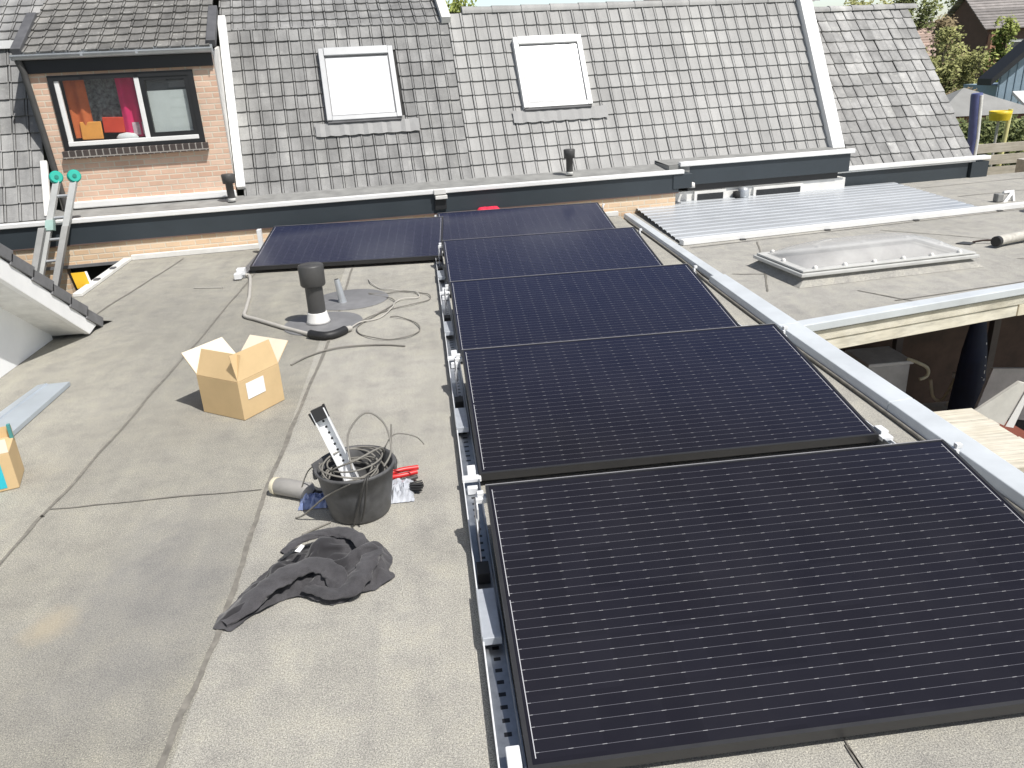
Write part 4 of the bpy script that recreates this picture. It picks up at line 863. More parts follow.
# ------------------------------------------------------------------ bucket and its contents
bk = thing('builders_bucket', 'dark grey plastic builders bucket full of cable on the flat roof', 'bucket', (-.352, 2.70, 0))
mb = MB(); mb.lathe([(0, .003), (.112, .003), (.118, .012), (.135, .12), (.147, .195), (.153, .197), (.154, .208), (.148, .211), (.142, .205), (.130, .12), (.112, .02), (0, .016)], seg=48); b_ = mb.build('bucket_body', M['bucket'], bk)
for v in b_.data.vertices:                                           # pouring lip
    a = math.atan2(v.co.y, v.co.x); f = max(0, 1 - abs(((a - R(172) + math.pi) % (2 * math.pi)) - math.pi) / .22) * max(0, v.co.z - .12) / .09
    v.co.x *= 1 + .10 * f; v.co.y *= 1 + .10 * f
for sx in (-1, 1):
    m_ = MB(); m_.obox((sx * .150 - .008, -.02 + .01 * sx, .165), (.016, 0, 0), (0, .04, 0), (0, 0, .035)); m_.build('handle_lug', M['bucket'], bk, bevel=.006)
mb = MB(); hp_ = [(-.158 * math.cos(a), .158 * math.sin(a) * .95 + .0, .19 + .012 * math.sin(a)) for a in [math.pi * i / 20 for i in range(21)]]; mb.tube(hp_, .004, 8); mb.build('handle', M['cable_dark'], bk)
# perforated aluminium channel standing in the bucket
ch = thing('aluminium_channel', 'perforated aluminium channel sticking out of the bucket', 'profile')
a, b = Vector((-.335, 2.70, .03)), Vector((-.475, 2.80, .40)); ax = (b - a); sd = Vector((.97, .1, .1)); sd = (sd - ax.normalized() * sd.dot(ax.normalized())).normalized(); nm = sd.cross(ax.normalized()); nm = nm if nm.y < 0 else -nm
mb = MB(); wch = .055; mb.obox(a - sd * wch / 2, sd * wch, nm * .004, ax); mb.obox(a - sd * wch / 2, sd * .005, nm * .032, ax); mb.obox(a + sd * (wch / 2 - .005), sd * .005, nm * .032, ax); mb.build('channel', M['alu_bright'], ch)
m_ = MB()
for k in range(8):
    p = a + ax * (.45 + k * .06) + nm * .0045; m_.obox(p - sd * .004, sd * .008, nm * .001, ax.normalized() * .008)
m_.build('holes', M['dark'], ch)
m_ = MB(); m_.obox(b - sd * .024 + nm * .004 - ax * .10, sd * .047, nm * .03, ax * .12); m_.tube([b - sd * .034 + nm * .02, b - sd * .03 + nm * .02 - ax * .12], .005, 6); m_.tube([b + sd * .03 + nm * .025 + ax * .03, b + sd * .026 + nm * .02 - ax * .1], .005, 6); m_.build('end_fitting', M['rubber'], ch)
# coil of cable
random.seed(11); mb = MB()
for k in range(7):
    cx_, cy_ = -.35 + random.uniform(-.03, .03), 2.69 + random.uniform(-.03, .03); rr = random.uniform(.085, .125); tz = random.uniform(-.25, .25); tx = random.uniform(-.3, .3); z0 = .165 + k * .01
    mb.tube([(cx_ + rr * math.cos(t), cy_ + rr * math.sin(t), z0 + rr * (tz * math.cos(t) + tx * math.sin(t))) for t in [2 * math.pi * i / 36 for i in range(37)]], .0036, 6)
mb.tube(spline([(-.36, 2.66, .2), (-.37, 2.76, .30), (-.30, 2.82, .36), (-.23, 2.79, .32), (-.21, 2.72, .24), (-.24, 2.66, .2)]), .0042, 6)
mb.tube(spline([(-.43, 2.66, .19), (-.42, 2.62, .23), (-.33, 2.60, .27), (-.25, 2.68, .27), (-.24, 2.74, .22)]), .0042, 6)
tag(mb.build('cable_coil', M['cable_grey']), 'coil of grey cable heaped in the bucket', 'cable')
mb = MB()
for p in ([(-.295, 2.60, .20), (-.30, 2.55, .218), (-.312, 2.535, .19), (-.345, 2.552, .09), (-.37, 2.565, .012)], [(-.29, 2.6, .2), (-.292, 2.55, .219), (-.30, 2.535, .19), (-.32, 2.55, .09), (-.338, 2.563, .03)]): mb.tube(spline(p), .0038, 6)
tag(mb.build('hanging_cable', M['cable_dark']), 'dark cable ends hanging over the front of the bucket', 'cable')
mb = MB(); mb.tube(spline([(-.30, 2.59, .205), (-.36, 2.55, .20), (-.46, 2.60, .13), (-.56, 2.66, .03), (-.60, 2.68, .006)]), .0038, 6); mb.tube(spline([(-.49, 2.74, .2), (-.55, 2.80, .14), (-.60, 2.82, .03)]), .003, 6); mb.tube(spline([(-.25, 2.78, .2), (-.2, 2.81, .26), (-.12, 2.83, .235), (-.085, 2.82, .20)]), .003, 6); mb.tube([(-.215, 2.76, .2), (-.205, 2.80, .31)], .003, 6)
tag(mb.build('stray_wires', M['cable_grey']), 'thin stray wires sticking out around the bucket', 'wire')
mb = MB(); mb.tube([(-.56, 2.555, .005), (-.462, 2.625, .005)], .004, 6); tag(mb.build('wire_offcut', M['cable_grey']), 'short wire offcut lying between bucket and jacket', 'wire')
# sealant bottle
tb_ = thing('sealant_bottle', 'grey cylindrical bottle with cream end lying left of the bucket', 'bottle')
mb = MB(); mb.tube([(-.70, 2.90, .036), (-.69, 2.895, .037), (-.56, 2.825, .036), (-.545, 2.818, .03)], [.033, .036, .036, .02], 18); mb.build('bottle_body', mat('cloudy_grey_plastic', (.28, .27, .255), .4), tb_)
mb = MB(); mb.tube([(-.722, 2.912, .036), (-.715, 2.908, .036), (-.70, 2.9, .036)], [.024, .035, .037], 18); mb.build('bottle_cap', mat('cream_plastic', (.78, .72, .55), .4), tb_)
mb = MB(); mb.tube([(-.545, 2.818, .03), (-.52, 2.82, .028), (-.50, 2.815, .03)], [.014, .01, .006], 10); mb.build('nozzle', M['rubber'], tb_)
def crumple(name, x0, x1, y0, y1, h, m, lab, cat, ang, seed):
    m_ = MB(); nx_, ny_ = 14, 9; vs = []
    for j in range(ny_ + 1):
        for i in range(nx_ + 1):
            a_, b_ = i / nx_, j / ny_; e_ = min(a_, 1 - a_, b_, 1 - b_) * 5; e_ = min(1, e_)
            vs.append(((x0 + (x1 - x0) * a_) + .008 * noise.noise((i * .7, j * .7, seed)), (y0 + (y1 - y0) * b_) + .008 * noise.noise((i * .7, j * .7, seed + 9)), .004 + h * e_ * (.5 + .8 * abs(noise.noise((i * .8, j * .9, seed + 3))))))
    m_.add(vs, [(j * (nx_ + 1) + i, j * (nx_ + 1) + i + 1, (j + 1) * (nx_ + 1) + i + 1, (j + 1) * (nx_ + 1) + i) for j in range(ny_) for i in range(nx_)])
    o = m_.build(name, m); tag(o, lab, cat); return o
crumple('plastic_bag', -.60, -.475, 2.74, 2.83, .05, M['blue_bag'], 'blue and clear plastic bag squeezed against the left of the bucket', 'bag', 0, 1)
crumple('plastic_bag', -.245, -.145, 2.72, 2.90, .045, M['clear_bag'], 'crumpled clear plastic bag lying right of the bucket', 'bag', 0, 5)
pl = thing('pliers', 'red handled pliers lying behind the bucket on its right', 'pliers')
mb = MB(); mb.tube(spline([(-.29, 2.90, .03), (-.2, 2.935, .035), (-.125, 2.955, .03)]), .011, 8); mb.build('handle', M['red'], pl)
mb = MB(); mb.tube(spline([(-.29, 2.885, .03), (-.2, 2.895, .03), (-.13, 2.92, .028)]), .011, 8); mb.build('handle', M['red'], pl)
mb = MB(); mb.tube(spline([(-.24, 2.87, .02), (-.18, 2.872, .02), (-.13, 2.895, .018)]), .009, 8); tag(mb.build('screwdriver', M['cable_dark']), 'dark tool shaft under the red handled pliers', 'tool')
br = thing('brush', 'black bristled brush poking out of the clear bag', 'brush')
mb = MB(); mb.tube([(-.20, 2.80, .02), (-.155, 2.80, .02)], .012, 8); mb.build('handle', M['clear_bag'], br)
mb = MB(); random.seed(2)
for k in range(30):
    y, z = random.uniform(2.77, 2.82), random.uniform(.008, .04); mb.tube([(-.158, .5 * y + .5 * 2.797, z), (-.108 + random.uniform(-.01, .006), y, z)], .003, 4)
mb.build('bristles', M['rubber'], br)

# ------------------------------------------------------------------ jacket
OUT = [(-.773, 2.061), (-.745, 2.047), (-.707, 2.035), (-.675, 2.075), (-.655, 2.10), (-.62, 2.115), (-.575, 2.165), (-.518, 2.175), (-.465, 2.135), (-.41, 2.11), (-.36, 2.12), (-.33, 2.15), (-.27, 2.165), (-.225, 2.20), (-.205, 2.23), (-.212, 2.25), (-.232, 2.262), (-.22, 2.30), (-.218, 2.35), (-.24, 2.39), (-.265, 2.425), (-.33, 2.475), (-.40, 2.505), (-.47, 2.50), (-.53, 2.475), (-.575, 2.455), (-.62, 2.40), (-.655, 2.335), (-.70, 2.27), (-.73, 2.19), (-.76, 2.12)]
def dseg(p, a, b):
    ax_, ay_ = b[0] - a[0], b[1] - a[1]; t = max(0, min(1, ((p[0] - a[0]) * ax_ + (p[1] - a[1]) * ay_) / (ax_ * ax_ + ay_ * ay_ + 1e-12)))
    return math.hypot(p[0] - a[0] - t * ax_, p[1] - a[1] - t * ay_)
def dline(p, L): return min(dseg(p, L[i], L[i + 1]) for i in range(len(L) - 1))
def inside(p):
    r = False
    for (xa, ya), (xb, yb) in zip(OUT, OUT[1:] + OUT[:1]):
        if (ya > p[1]) != (yb > p[1]) and p[0] < (xb - xa) * (p[1] - ya) / (yb - ya) + xa: r = not r
    return r
LOOP = OUT + OUT[:1]
# settled folds of the cloth: x, y, z per grid point in half millimetres
num = [
    242,190,28,253,181,12,272,173,14,289,173,12,199,214,33,205,205,47,224,195,50,242,189,41,250,194,16,271,191,13,292,191,14,305,200,13,174,213,30,183,220,11,198,215,19,206,218,42,
    213,200,29,232,205,44,252,200,42,270,207,28,289,211,20,310,213,21,319,209,32,154,222,12,163,214,26,186,215,28,189,237,22,212,237,24,215,219,16,235,205,20,255,214,24,266,226,39,
    287,215,42,307,220,42,320,224,23,315,234,30,166,228,18,160,234,32,170,219,44,189,231,45,213,232,46,225,217,38,233,230,23,250,233,13,271,227,16,284,235,33,301,242,44,320,231,47,
    331,232,24,326,241,33,175,249,20,180,245,30,177,238,51,188,228,66,206,220,64,224,232,53,238,241,41,251,248,27,272,245,28,290,246,15,309,244,23,314,252,45,334,241,47,341,240,26,
    180,265,32,183,266,37,184,257,58,199,247,67,215,234,75,236,230,70,251,240,58,258,257,45,271,266,31,289,267,20,309,263,14,326,255,25,336,262,45,348,244,46,361,248,52,194,282,45,
    197,273,63,214,261,60,228,249,69,242,244,84,261,246,74,274,255,60,286,266,46,296,281,34,315,281,25,330,272,13,342,255,22,362,252,31,375,257,47,387,264,50,196,297,62,209,288,71,
    226,278,62,241,266,68,246,264,88,267,260,89,283,266,77,286,280,61,303,272,52,322,271,43,333,285,31,348,275,17,368,269,19,385,270,32,400,273,47,415,286,46,211,313,58,217,311,71,
    228,291,79,246,285,69,253,284,88,270,279,97,290,278,92,298,291,76,313,276,71,331,279,61,347,283,47,351,293,29,369,290,18,377,289,38,396,294,45,417,298,46,437,307,45,441,309,66,
    452,325,68,874,324,21,883,321,12,897,335,9,225,295,52,229,308,51,231,314,74,251,306,68,262,302,85,278,289,81,292,299,94,313,298,89,311,297,68,332,298,69,351,299,59,364,302,43,
    358,308,22,379,301,20,393,312,33,410,318,44,427,325,54,447,316,53,452,320,75,469,319,81,847,358,35,852,341,26,867,332,22,887,324,22,902,337,12,921,347,12,941,355,19,959,368,16,
    946,386,10,946,404,20,245,293,54,243,288,54,244,314,56,252,327,71,270,314,69,287,302,66,292,316,81,312,319,88,314,317,66,330,312,53,348,320,60,366,322,49,365,327,27,384,321,17,
    404,317,16,415,331,28,432,338,39,452,336,47,465,322,56,482,323,70,497,327,75,819,390,45,837,386,38,847,371,35,853,348,40,873,348,33,888,335,40,906,343,34,914,362,24,934,370,26,
    957,375,29,960,389,11,943,406,16,954,419,14,247,305,41,260,313,44,253,333,51,272,321,49,281,323,67,302,326,65,305,339,82,323,336,72,331,333,52,349,329,41,359,342,55,377,332,46,
    387,339,26,402,337,13,424,339,10,440,330,22,460,332,30,472,339,46,490,336,55,508,338,67,521,342,59,785,409,42,802,416,48,816,402,47,821,380,44,836,372,54,857,371,47,875,359,51,
    890,355,37,907,356,49,928,356,41,930,377,44,944,391,37,966,388,33,969,405,19,968,426,15,980,436,13,256,313,26,262,319,23,254,339,29,266,342,49,277,344,67,294,342,53,312,342,62,
    326,357,70,341,345,68,339,349,47,358,346,33,379,349,31,399,354,39,401,357,17,421,354,24,441,351,16,462,350,20,480,351,32,494,355,47,508,358,62,526,355,51,533,362,40,740,408,50,
    755,408,44,773,409,46,792,401,54,808,396,67,826,399,57,841,387,67,861,384,62,879,380,51,890,376,33,905,377,49,921,368,59,943,373,60,959,383,50,963,404,47,980,408,36,986,426,28,
    994,443,17,1009,449,19,280,331,22,271,348,19,280,354,38,270,360,56,287,357,67,302,356,53,322,357,49,340,363,58,358,359,46,353,367,26,373,369,36,392,374,43,411,366,34,420,373,16,
    440,371,23,462,371,18,469,369,38,487,374,49,507,375,50,528,376,53,537,376,33,549,383,28,713,408,66,727,405,57,749,407,60,768,407,67,788,411,73,808,415,75,830,414,70,841,404,55,
    861,404,55,881,401,49,899,394,41,918,387,34,925,389,54,935,391,72,957,395,69,976,403,65,990,415,54,1001,429,43,1008,446,33,1019,462,21,1032,453,32,1057,457,39,292,346,20,292,357,19,
    281,373,30,275,379,50,288,379,68,300,378,50,318,377,42,339,374,41,354,376,56,353,385,35,372,388,27,393,389,28,409,385,42,420,393,24,438,390,14,453,387,30,474,384,24,491,389,34,
    507,396,46,524,388,36,543,395,40,561,393,28,551,402,26,691,428,67,703,417,65,723,422,70,744,425,72,765,428,73,786,432,69,805,432,61,821,421,51,840,421,43,855,408,36,875,406,29,
    895,404,22,910,406,37,911,403,58,931,409,61,951,415,62,969,423,69,989,430,69,1006,439,62,1019,453,51,1024,472,40,1043,467,29,1057,453,43,1077,452,46,1083,473,34,1092,453,35,1107,440,41,
    301,376,15,303,380,35,286,394,40,287,399,62,306,390,66,322,395,54,339,395,42,338,389,63,359,395,54,370,405,38,391,408,35,411,404,33,430,399,42,433,409,23,451,400,13,465,402,29,
    486,408,32,506,412,32,521,402,21,538,413,29,552,407,43,563,412,25,555,431,12,575,437,11,651,430,41,664,428,51,682,428,55,702,435,53,723,435,53,745,435,53,765,432,52,781,445,54,
    796,434,43,812,425,33,830,421,24,851,418,17,871,421,15,890,424,23,903,426,40,905,423,61,924,428,68,943,435,60,963,441,59,982,448,58,998,458,68,1017,464,70,1036,465,59,1044,482,45,
    1062,477,37,1068,463,56,1089,471,49,1103,459,36,1107,436,37,1125,430,27,1145,430,20,1160,430,12,284,387,23,297,395,21,309,401,38,297,415,52,308,410,69,329,408,67,326,411,46,346,406,51,
    359,412,67,375,420,53,394,411,56,409,421,46,430,418,52,446,418,37,445,420,16,464,413,11,485,414,11,505,421,13,524,424,22,526,422,43,546,427,46,561,433,32,556,440,13,577,440,14,
    590,446,30,607,460,32,615,481,22,630,474,33,618,466,51,628,446,29,642,433,32,661,428,34,682,426,34,703,425,33,724,428,33,745,431,32,766,435,31,785,443,33,803,453,35,810,441,19,
    830,439,13,848,439,22,867,441,13,885,445,25,885,436,44,905,441,49,925,443,54,937,454,67,956,461,60,975,467,65,993,476,57,1013,482,57,1034,487,57,1053,481,66,1065,492,52,1080,482,62,
    1096,468,68,1114,461,56,1124,455,39,1128,447,20,1146,439,11,1166,437,19,1178,447,21,284,406,20,284,413,22,308,414,23,315,420,42,312,430,61,331,429,70,336,429,49,353,422,38,360,431,57,
    379,435,66,391,431,49,409,437,59,421,434,42,433,430,25,453,436,27,467,434,11,482,430,25,499,440,19,519,444,23,521,442,45,541,447,47,561,452,38,556,460,18,575,462,11,581,465,32,
    599,472,43,613,489,34,634,481,41,627,464,58,623,457,35,646,451,39,662,448,28,683,448,30,700,442,20,721,440,16,742,445,16,762,450,17,775,461,30,791,453,18,810,461,14,825,455,27,
    841,456,13,861,461,18,869,453,36,889,457,41,907,451,31,919,461,45,931,472,59,949,481,63,969,487,66,989,494,69,1010,497,71,1030,501,73,1051,502,72,1073,504,68,1092,499,62,1099,483,52,
    1120,482,53,1126,473,33,1132,467,14,1152,460,13,1163,454,31,1184,459,28,1198,469,30,289,433,21,306,435,22,323,438,34,316,448,53,334,450,64,351,443,52,347,440,31,366,440,39,372,453,57,
    387,450,42,408,451,43,430,453,44,427,450,23,448,455,22,468,455,15,475,447,34,495,443,39,503,457,26,523,459,32,536,468,47,542,458,29,559,470,35,571,480,20,591,484,25,585,487,46,
    604,482,53,622,496,48,640,484,54,641,459,54,654,470,40,672,463,39,686,467,24,705,460,28,724,453,32,736,466,19,755,468,27,770,470,12,790,473,12,800,470,30,818,474,20,837,476,11,
    848,473,29,869,471,26,889,474,30,907,469,20,925,475,29,932,488,45,953,484,42,970,495,46,989,504,50,1009,510,54,1028,516,58,1049,519,58,1069,515,50,1082,501,42,1100,493,33,1117,501,45,
    1123,493,26,1138,487,12,1158,479,15,1160,474,36,1180,475,41,1199,482,38,1192,490,55,1193,507,57,296,452,20,303,458,19,325,457,26,321,466,44,337,470,57,355,464,48,347,461,29,368,457,26,
    371,470,45,392,470,43,407,466,58,417,469,39,424,471,19,444,472,11,460,472,24,480,468,28,483,458,47,497,471,40,516,472,47,529,484,36,537,476,18,555,486,22,565,484,41,575,498,29,
    593,505,36,609,502,50,621,502,67,622,481,67,643,475,69,662,475,60,666,483,40,686,478,43,705,472,46,726,467,48,744,472,38,751,488,26,768,477,31,786,487,27,806,488,21,823,489,34,
    832,497,17,852,489,15,870,492,26,882,483,12,897,487,26,914,492,38,931,495,25,952,496,24,973,499,26,993,504,30,1013,509,33,1033,513,37,1049,526,39,1061,509,32,1080,508,23,1101,510,21,
    1117,518,33,1136,508,30,1145,507,11,1164,500,19,1158,495,39,1179,495,47,1191,500,30,1204,503,47,1195,519,58,1204,533,59,307,477,11,328,476,14,325,485,35,341,489,49,360,484,44,350,481,25,
    370,477,18,386,481,33,384,486,55,405,487,59,416,490,41,423,492,21,444,492,19,465,492,18,467,482,36,478,478,54,499,481,60,502,486,39,514,490,22,531,495,11,541,498,31,551,498,49,
    572,502,50,584,520,48,591,505,61,602,502,78,625,496,80,645,493,79,655,496,60,673,501,49,692,498,40,710,489,34,722,488,52,742,486,55,761,484,44,776,496,36,792,487,47,800,503,35,
    819,510,33,837,499,37,856,502,31,862,506,11,883,503,18,902,501,12,912,511,29,930,511,39,950,515,32,970,520,24,990,523,22,1011,527,24,1030,533,31,1046,532,18,1062,530,33,1083,529,26,
    1098,529,12,1119,528,15,1137,529,27,1152,527,11,1168,520,24,1158,516,43,1177,515,52,1184,520,32,1204,515,29,1213,523,47,1213,543,56,1223,552,53,312,486,32,313,494,19,337,492,17,341,504,36,
    360,505,41,354,502,21,373,497,12,386,501,28,383,506,49,401,508,60,414,511,42,430,510,29,444,512,13,457,507,28,476,502,34,476,499,56,497,499,51,518,498,47,512,509,30,528,515,17,
    548,517,25,546,518,47,559,512,63,579,516,69,597,526,62,614,516,68,628,517,85,649,513,84,662,515,67,682,508,66,701,503,58,705,509,38,725,502,37,745,496,37,754,500,56,772,510,52,
    788,501,63,803,512,54,823,505,53,838,518,46,855,523,36,873,514,29,883,524,13,902,520,21,921,521,13,938,525,25,948,535,41,970,532,42,990,537,38,1006,547,30,1026,553,26,1044,547,34,
    1065,551,33,1082,548,19,1097,540,30,1118,539,33,1131,547,17,1150,541,26,1171,540,28,1158,537,45,1176,536,57,1194,533,46,1195,534,25,1215,532,28,1229,535,44,1238,556,45,1250,557,45,315,505,33,
    315,503,41,324,510,19,343,519,20,344,518,42,363,518,33,368,517,11,386,522,23,383,526,44,400,529,56,421,529,50,429,531,31,445,532,17,464,527,25,480,522,36,491,514,52,502,507,70,
    519,514,59,515,527,41,524,535,24,537,529,40,555,538,46,554,533,68,573,534,78,593,532,82,610,536,70,630,530,67,648,533,77,669,533,74,689,528,68,707,523,59,723,519,45,730,520,25,
    750,516,30,757,520,49,769,524,67,789,522,61,807,522,72,827,520,68,848,518,64,866,516,53,872,531,40,883,542,24,904,541,25,918,542,10,932,545,27,952,544,22,972,548,28,986,557,42,
    1006,560,46,1027,563,44,1048,566,42,1061,570,26,1077,559,37,1097,555,44,1109,557,27,1128,553,37,1149,557,40,1157,554,20,1168,555,38,1179,557,56,1198,554,46,1196,555,25,1216,552,22,1235,549,30,
    1257,546,36,1263,564,35,311,523,39,316,529,24,335,538,23,344,539,43,363,539,33,362,538,11,383,542,17,382,547,38,403,546,43,422,550,53,439,546,41,448,553,23,467,547,30,481,541,44,
    484,531,62,498,527,77,519,532,71,527,539,54,512,544,39,531,547,30,539,552,49,560,550,55,577,552,67,596,551,76,616,551,83,627,551,65,647,547,60,668,545,57,689,544,54,709,542,52,
    717,535,34,738,537,35,756,535,24,758,540,44,776,531,48,790,543,59,811,539,60,830,541,69,843,536,53,863,537,58,884,540,55,898,545,40,904,562,28,919,563,14,940,560,14,954,564,29,
    972,566,17,991,568,24,1005,579,36,1025,584,43,1045,587,45,1066,581,44,1083,579,31,1098,576,47,1113,577,32,1126,572,48,1141,576,32,1157,575,18,1172,575,33,1181,578,53,1201,575,47,1198,576,26,
    1218,571,31,1238,570,30,1244,553,19,1266,549,21,1276,559,22,305,542,36,306,548,29,327,555,32,344,559,43,363,560,33,358,559,12,379,562,12,390,565,30,403,567,48,416,557,34,432,565,45,
    452,558,44,469,567,38,479,560,55,479,549,73,496,547,85,516,552,78,526,559,61,513,564,44,526,567,27,546,566,35,566,565,42,584,565,52,600,569,65,614,572,81,632,570,72,648,567,58,
    669,566,58,690,565,54,707,561,42,723,555,30,738,548,18,748,551,36,768,555,32,782,551,47,801,545,40,811,559,53,832,559,58,851,555,53,863,546,38,878,559,46,898,562,52,918,566,45,
    933,569,30,937,581,13,958,578,12,972,585,27,990,588,17,1011,587,17,1027,598,27,1047,591,24,1067,589,24,1076,596,42,1093,590,31,1111,596,41,1132,592,46,1153,587,45,1155,595,25,1175,596,29,
    1184,599,48,1205,596,48,1202,597,27,1223,592,29,1229,581,14,1248,571,11,1269,567,10,1290,561,12,322,562,20,319,575,36,340,579,36,360,581,33,354,580,12,375,583,12,383,585,32,404,585,36,
    419,576,24,440,574,28,443,576,49,463,584,49,474,577,65,475,566,83,494,566,92,513,572,84,524,579,68,516,584,49,526,587,31,547,586,32,568,585,38,586,585,48,593,589,68,612,592,75,
    631,590,66,651,589,57,669,585,48,688,580,40,697,569,25,712,562,12,730,567,23,746,572,35,766,573,42,781,564,30,801,560,25,815,571,35,835,565,38,854,573,43,863,563,27,884,561,25,
    896,575,35,912,587,42,933,585,43,949,588,29,957,599,13,978,599,12,991,607,27,1012,608,23,1028,611,11,1049,609,12,1062,608,29,1082,614,33,1102,609,35,1118,602,21,1138,603,28,1145,607,48,
    1164,605,41,1175,617,26,1194,611,33,1207,616,50,1219,604,38,1228,610,19,1243,596,13,1254,584,29,1275,590,15,1277,577,10,304,572,17,318,580,15,336,590,18,345,594,37,351,600,17,371,604,12,
    384,605,29,405,602,25,423,595,16,442,595,25,440,597,46,449,590,64,466,594,76,471,584,94,492,586,99,509,592,89,522,599,74,518,605,54,528,608,35,548,608,32,569,606,36,588,606,45,
    590,610,66,606,600,56,623,592,46,642,590,38,661,588,29,680,587,20,699,586,12,715,580,24,732,585,12,752,583,17,768,591,30,781,581,17,801,581,25,820,580,17,826,585,36,845,582,25,
    864,581,15,881,583,27,899,586,16,918,591,22,932,604,32,952,607,39,969,610,28,978,621,12,999,621,13,1011,629,29,1030,631,20,1049,626,26,1070,627,24,1085,617,12,1100,627,24,1120,623,16,
    1140,623,24,1146,627,44,1164,621,54,1183,622,45,1199,632,35,1220,626,36,1233,615,49,1243,621,31,1258,610,20,1255,601,41,1265,584,37,1271,587,26,304,591,22,305,599,18,326,608,17,331,610,38,
    352,614,33,363,623,17,383,619,12,405,617,11,419,612,26,439,615,31,455,613,45,459,609,66,455,609,86,465,602,104,482,601,89,500,611,87,518,619,79,520,625,59,529,629,40,550,626,42,
    566,618,53,582,626,42,599,616,48,617,619,58,622,611,39,638,607,25,657,606,17,678,608,15,693,600,27,715,601,25,729,588,33,741,601,21,760,602,13,779,602,23,796,598,12,817,601,13,
    835,597,21,852,601,34,863,603,15,880,604,27,901,605,25,916,609,11,937,613,13,956,618,21,968,630,34,988,629,28,994,642,12,1014,646,16,1032,650,28,1052,646,23,1069,643,11,1084,635,23,
    1099,644,12,1120,644,15,1141,644,19,1157,641,33,1168,642,52,1185,635,62,1205,633,56,1224,642,49,1239,632,58,1255,626,46,1258,631,25,1271,613,31,1265,597,40,300,617,11,311,624,23,327,631,36,
    348,633,40,368,632,36,388,634,27,407,639,15,414,630,34,426,619,47,442,620,60,458,629,70,469,625,87,471,623,108,489,619,97,489,626,77,507,632,67,524,645,65,532,649,46,546,639,58,
    566,637,63,586,640,57,599,636,41,618,639,50,634,629,42,638,628,21,657,623,29,676,618,34,698,620,35,710,606,45,730,603,49,749,608,40,765,616,29,776,620,12,792,615,24,812,614,30,
    830,617,19,846,622,33,861,624,18,881,625,24,899,622,13,913,621,29,930,631,22,950,639,20,970,644,18,983,649,35,1003,651,29,1009,667,16,1030,666,13,1052,666,14,1071,663,19,1083,653,35,
    1102,658,27,1120,665,19,1139,664,27,1159,663,34,1178,658,42,1195,653,54,1208,648,70,1229,646,70,1243,653,56,1263,646,50,1266,645,31,1269,627,31,299,637,12,308,643,16,330,641,17,345,651,28,
    365,652,33,386,654,33,404,642,37,424,650,38,418,637,54,427,631,71,443,634,85,459,639,99,475,643,110,494,639,102,486,646,84,495,650,65,510,653,51,526,662,62,548,660,61,558,648,47,
    578,647,39,597,656,37,609,640,30,626,649,40,645,640,38,663,644,28,680,639,40,690,628,54,711,626,54,726,622,40,746,629,44,750,630,23,770,632,29,791,633,35,806,631,21,826,638,18,
    841,642,32,861,644,25,877,642,12,898,643,16,916,642,26,929,637,42,950,643,41,964,657,34,981,669,29,996,666,43,1016,665,36,1029,680,28,1049,677,33,1064,663,37,1082,670,46,1097,677,33,
    1117,681,33,1134,674,44,1152,670,52,1173,674,55,1193,673,61,1213,669,69,1231,665,78,1251,666,71,1262,667,53,1257,668,34,312,659,27,328,663,18,348,662,11,366,651,12,387,649,12,399,660,27,
    412,666,43,424,657,58,440,645,62,443,655,81,453,659,99,474,661,99,491,658,111,502,657,93,503,667,75,509,674,56,526,674,44,547,676,47,552,661,32,571,659,22,591,657,16,612,653,14,
    631,646,19,639,660,32,656,656,45,673,653,56,691,647,46,712,647,49,722,642,31,738,649,42,748,651,24,769,653,27,789,654,31,799,649,13,815,654,25,834,656,18,854,661,14,875,662,17,
    894,662,26,914,661,33,933,658,42,947,656,57,968,661,55,979,678,48,998,687,46,1014,675,54,1029,689,47,1045,677,54,1066,671,56,1074,689,48,1094,694,46,1114,697,46,1131,690,57,1147,684,68,
    1168,684,74,1189,685,78,1209,685,82,1228,686,73,1243,681,59,1262,690,54,1246,685,36,1243,692,36,324,672,30,333,680,30,354,675,27,374,668,24,391,669,11,412,667,12,427,664,28,437,670,46,
    454,659,52,454,670,71,466,671,88,472,681,106,493,679,111,509,675,99,522,671,83,526,681,65,528,694,48,534,683,32,555,682,33,575,679,30,596,675,27,617,672,24,636,666,14,656,663,19,
    664,674,36,678,674,52,696,664,58,699,660,38,717,661,25,731,669,40,748,672,28,766,669,39,775,667,21,793,670,11,811,674,23,830,673,29,851,675,31,872,679,29,889,674,41,908,673,49,
    928,673,56,948,675,49,964,680,62,984,679,69,996,696,64,1012,686,72,1029,697,66,1044,685,73,1065,680,75,1074,698,67,1091,707,62,1111,713,59,1128,706,71,1147,705,65,1167,705,74,1188,706,79,
    1203,698,67,1218,693,55,1238,697,47,1254,709,58,1258,705,37,1245,711,32,345,690,21,357,690,13,378,685,11,391,682,28,409,687,19,430,683,20,447,674,28,462,675,42,467,684,61,480,683,77,
    477,697,93,493,699,107,505,694,90,526,691,88,542,692,75,548,691,55,542,701,37,556,699,21,576,695,17,597,692,14,618,689,11,639,687,15,660,685,19,680,682,23,693,674,38,696,686,54,
    711,670,54,719,679,36,734,679,22,746,692,36,759,681,23,778,687,19,798,685,25,813,692,12,828,694,27,846,695,37,867,695,43,887,695,47,907,694,53,928,694,56,949,695,57,969,696,50,
    973,697,71,990,700,84,1010,698,89,1031,699,87,1053,699,85,1066,686,95,1076,706,87,1090,719,80,1109,728,75,1128,728,66,1148,726,61,1169,724,61,1174,703,61,1191,702,49,1209,703,39,1222,710,54,
    1238,728,52,1259,730,43,1267,719,29,363,693,31,378,702,24,397,699,17,411,703,32,432,700,33,450,694,23,469,692,32,482,691,49,491,698,66,488,711,83,494,719,101,513,712,97,515,706,77,
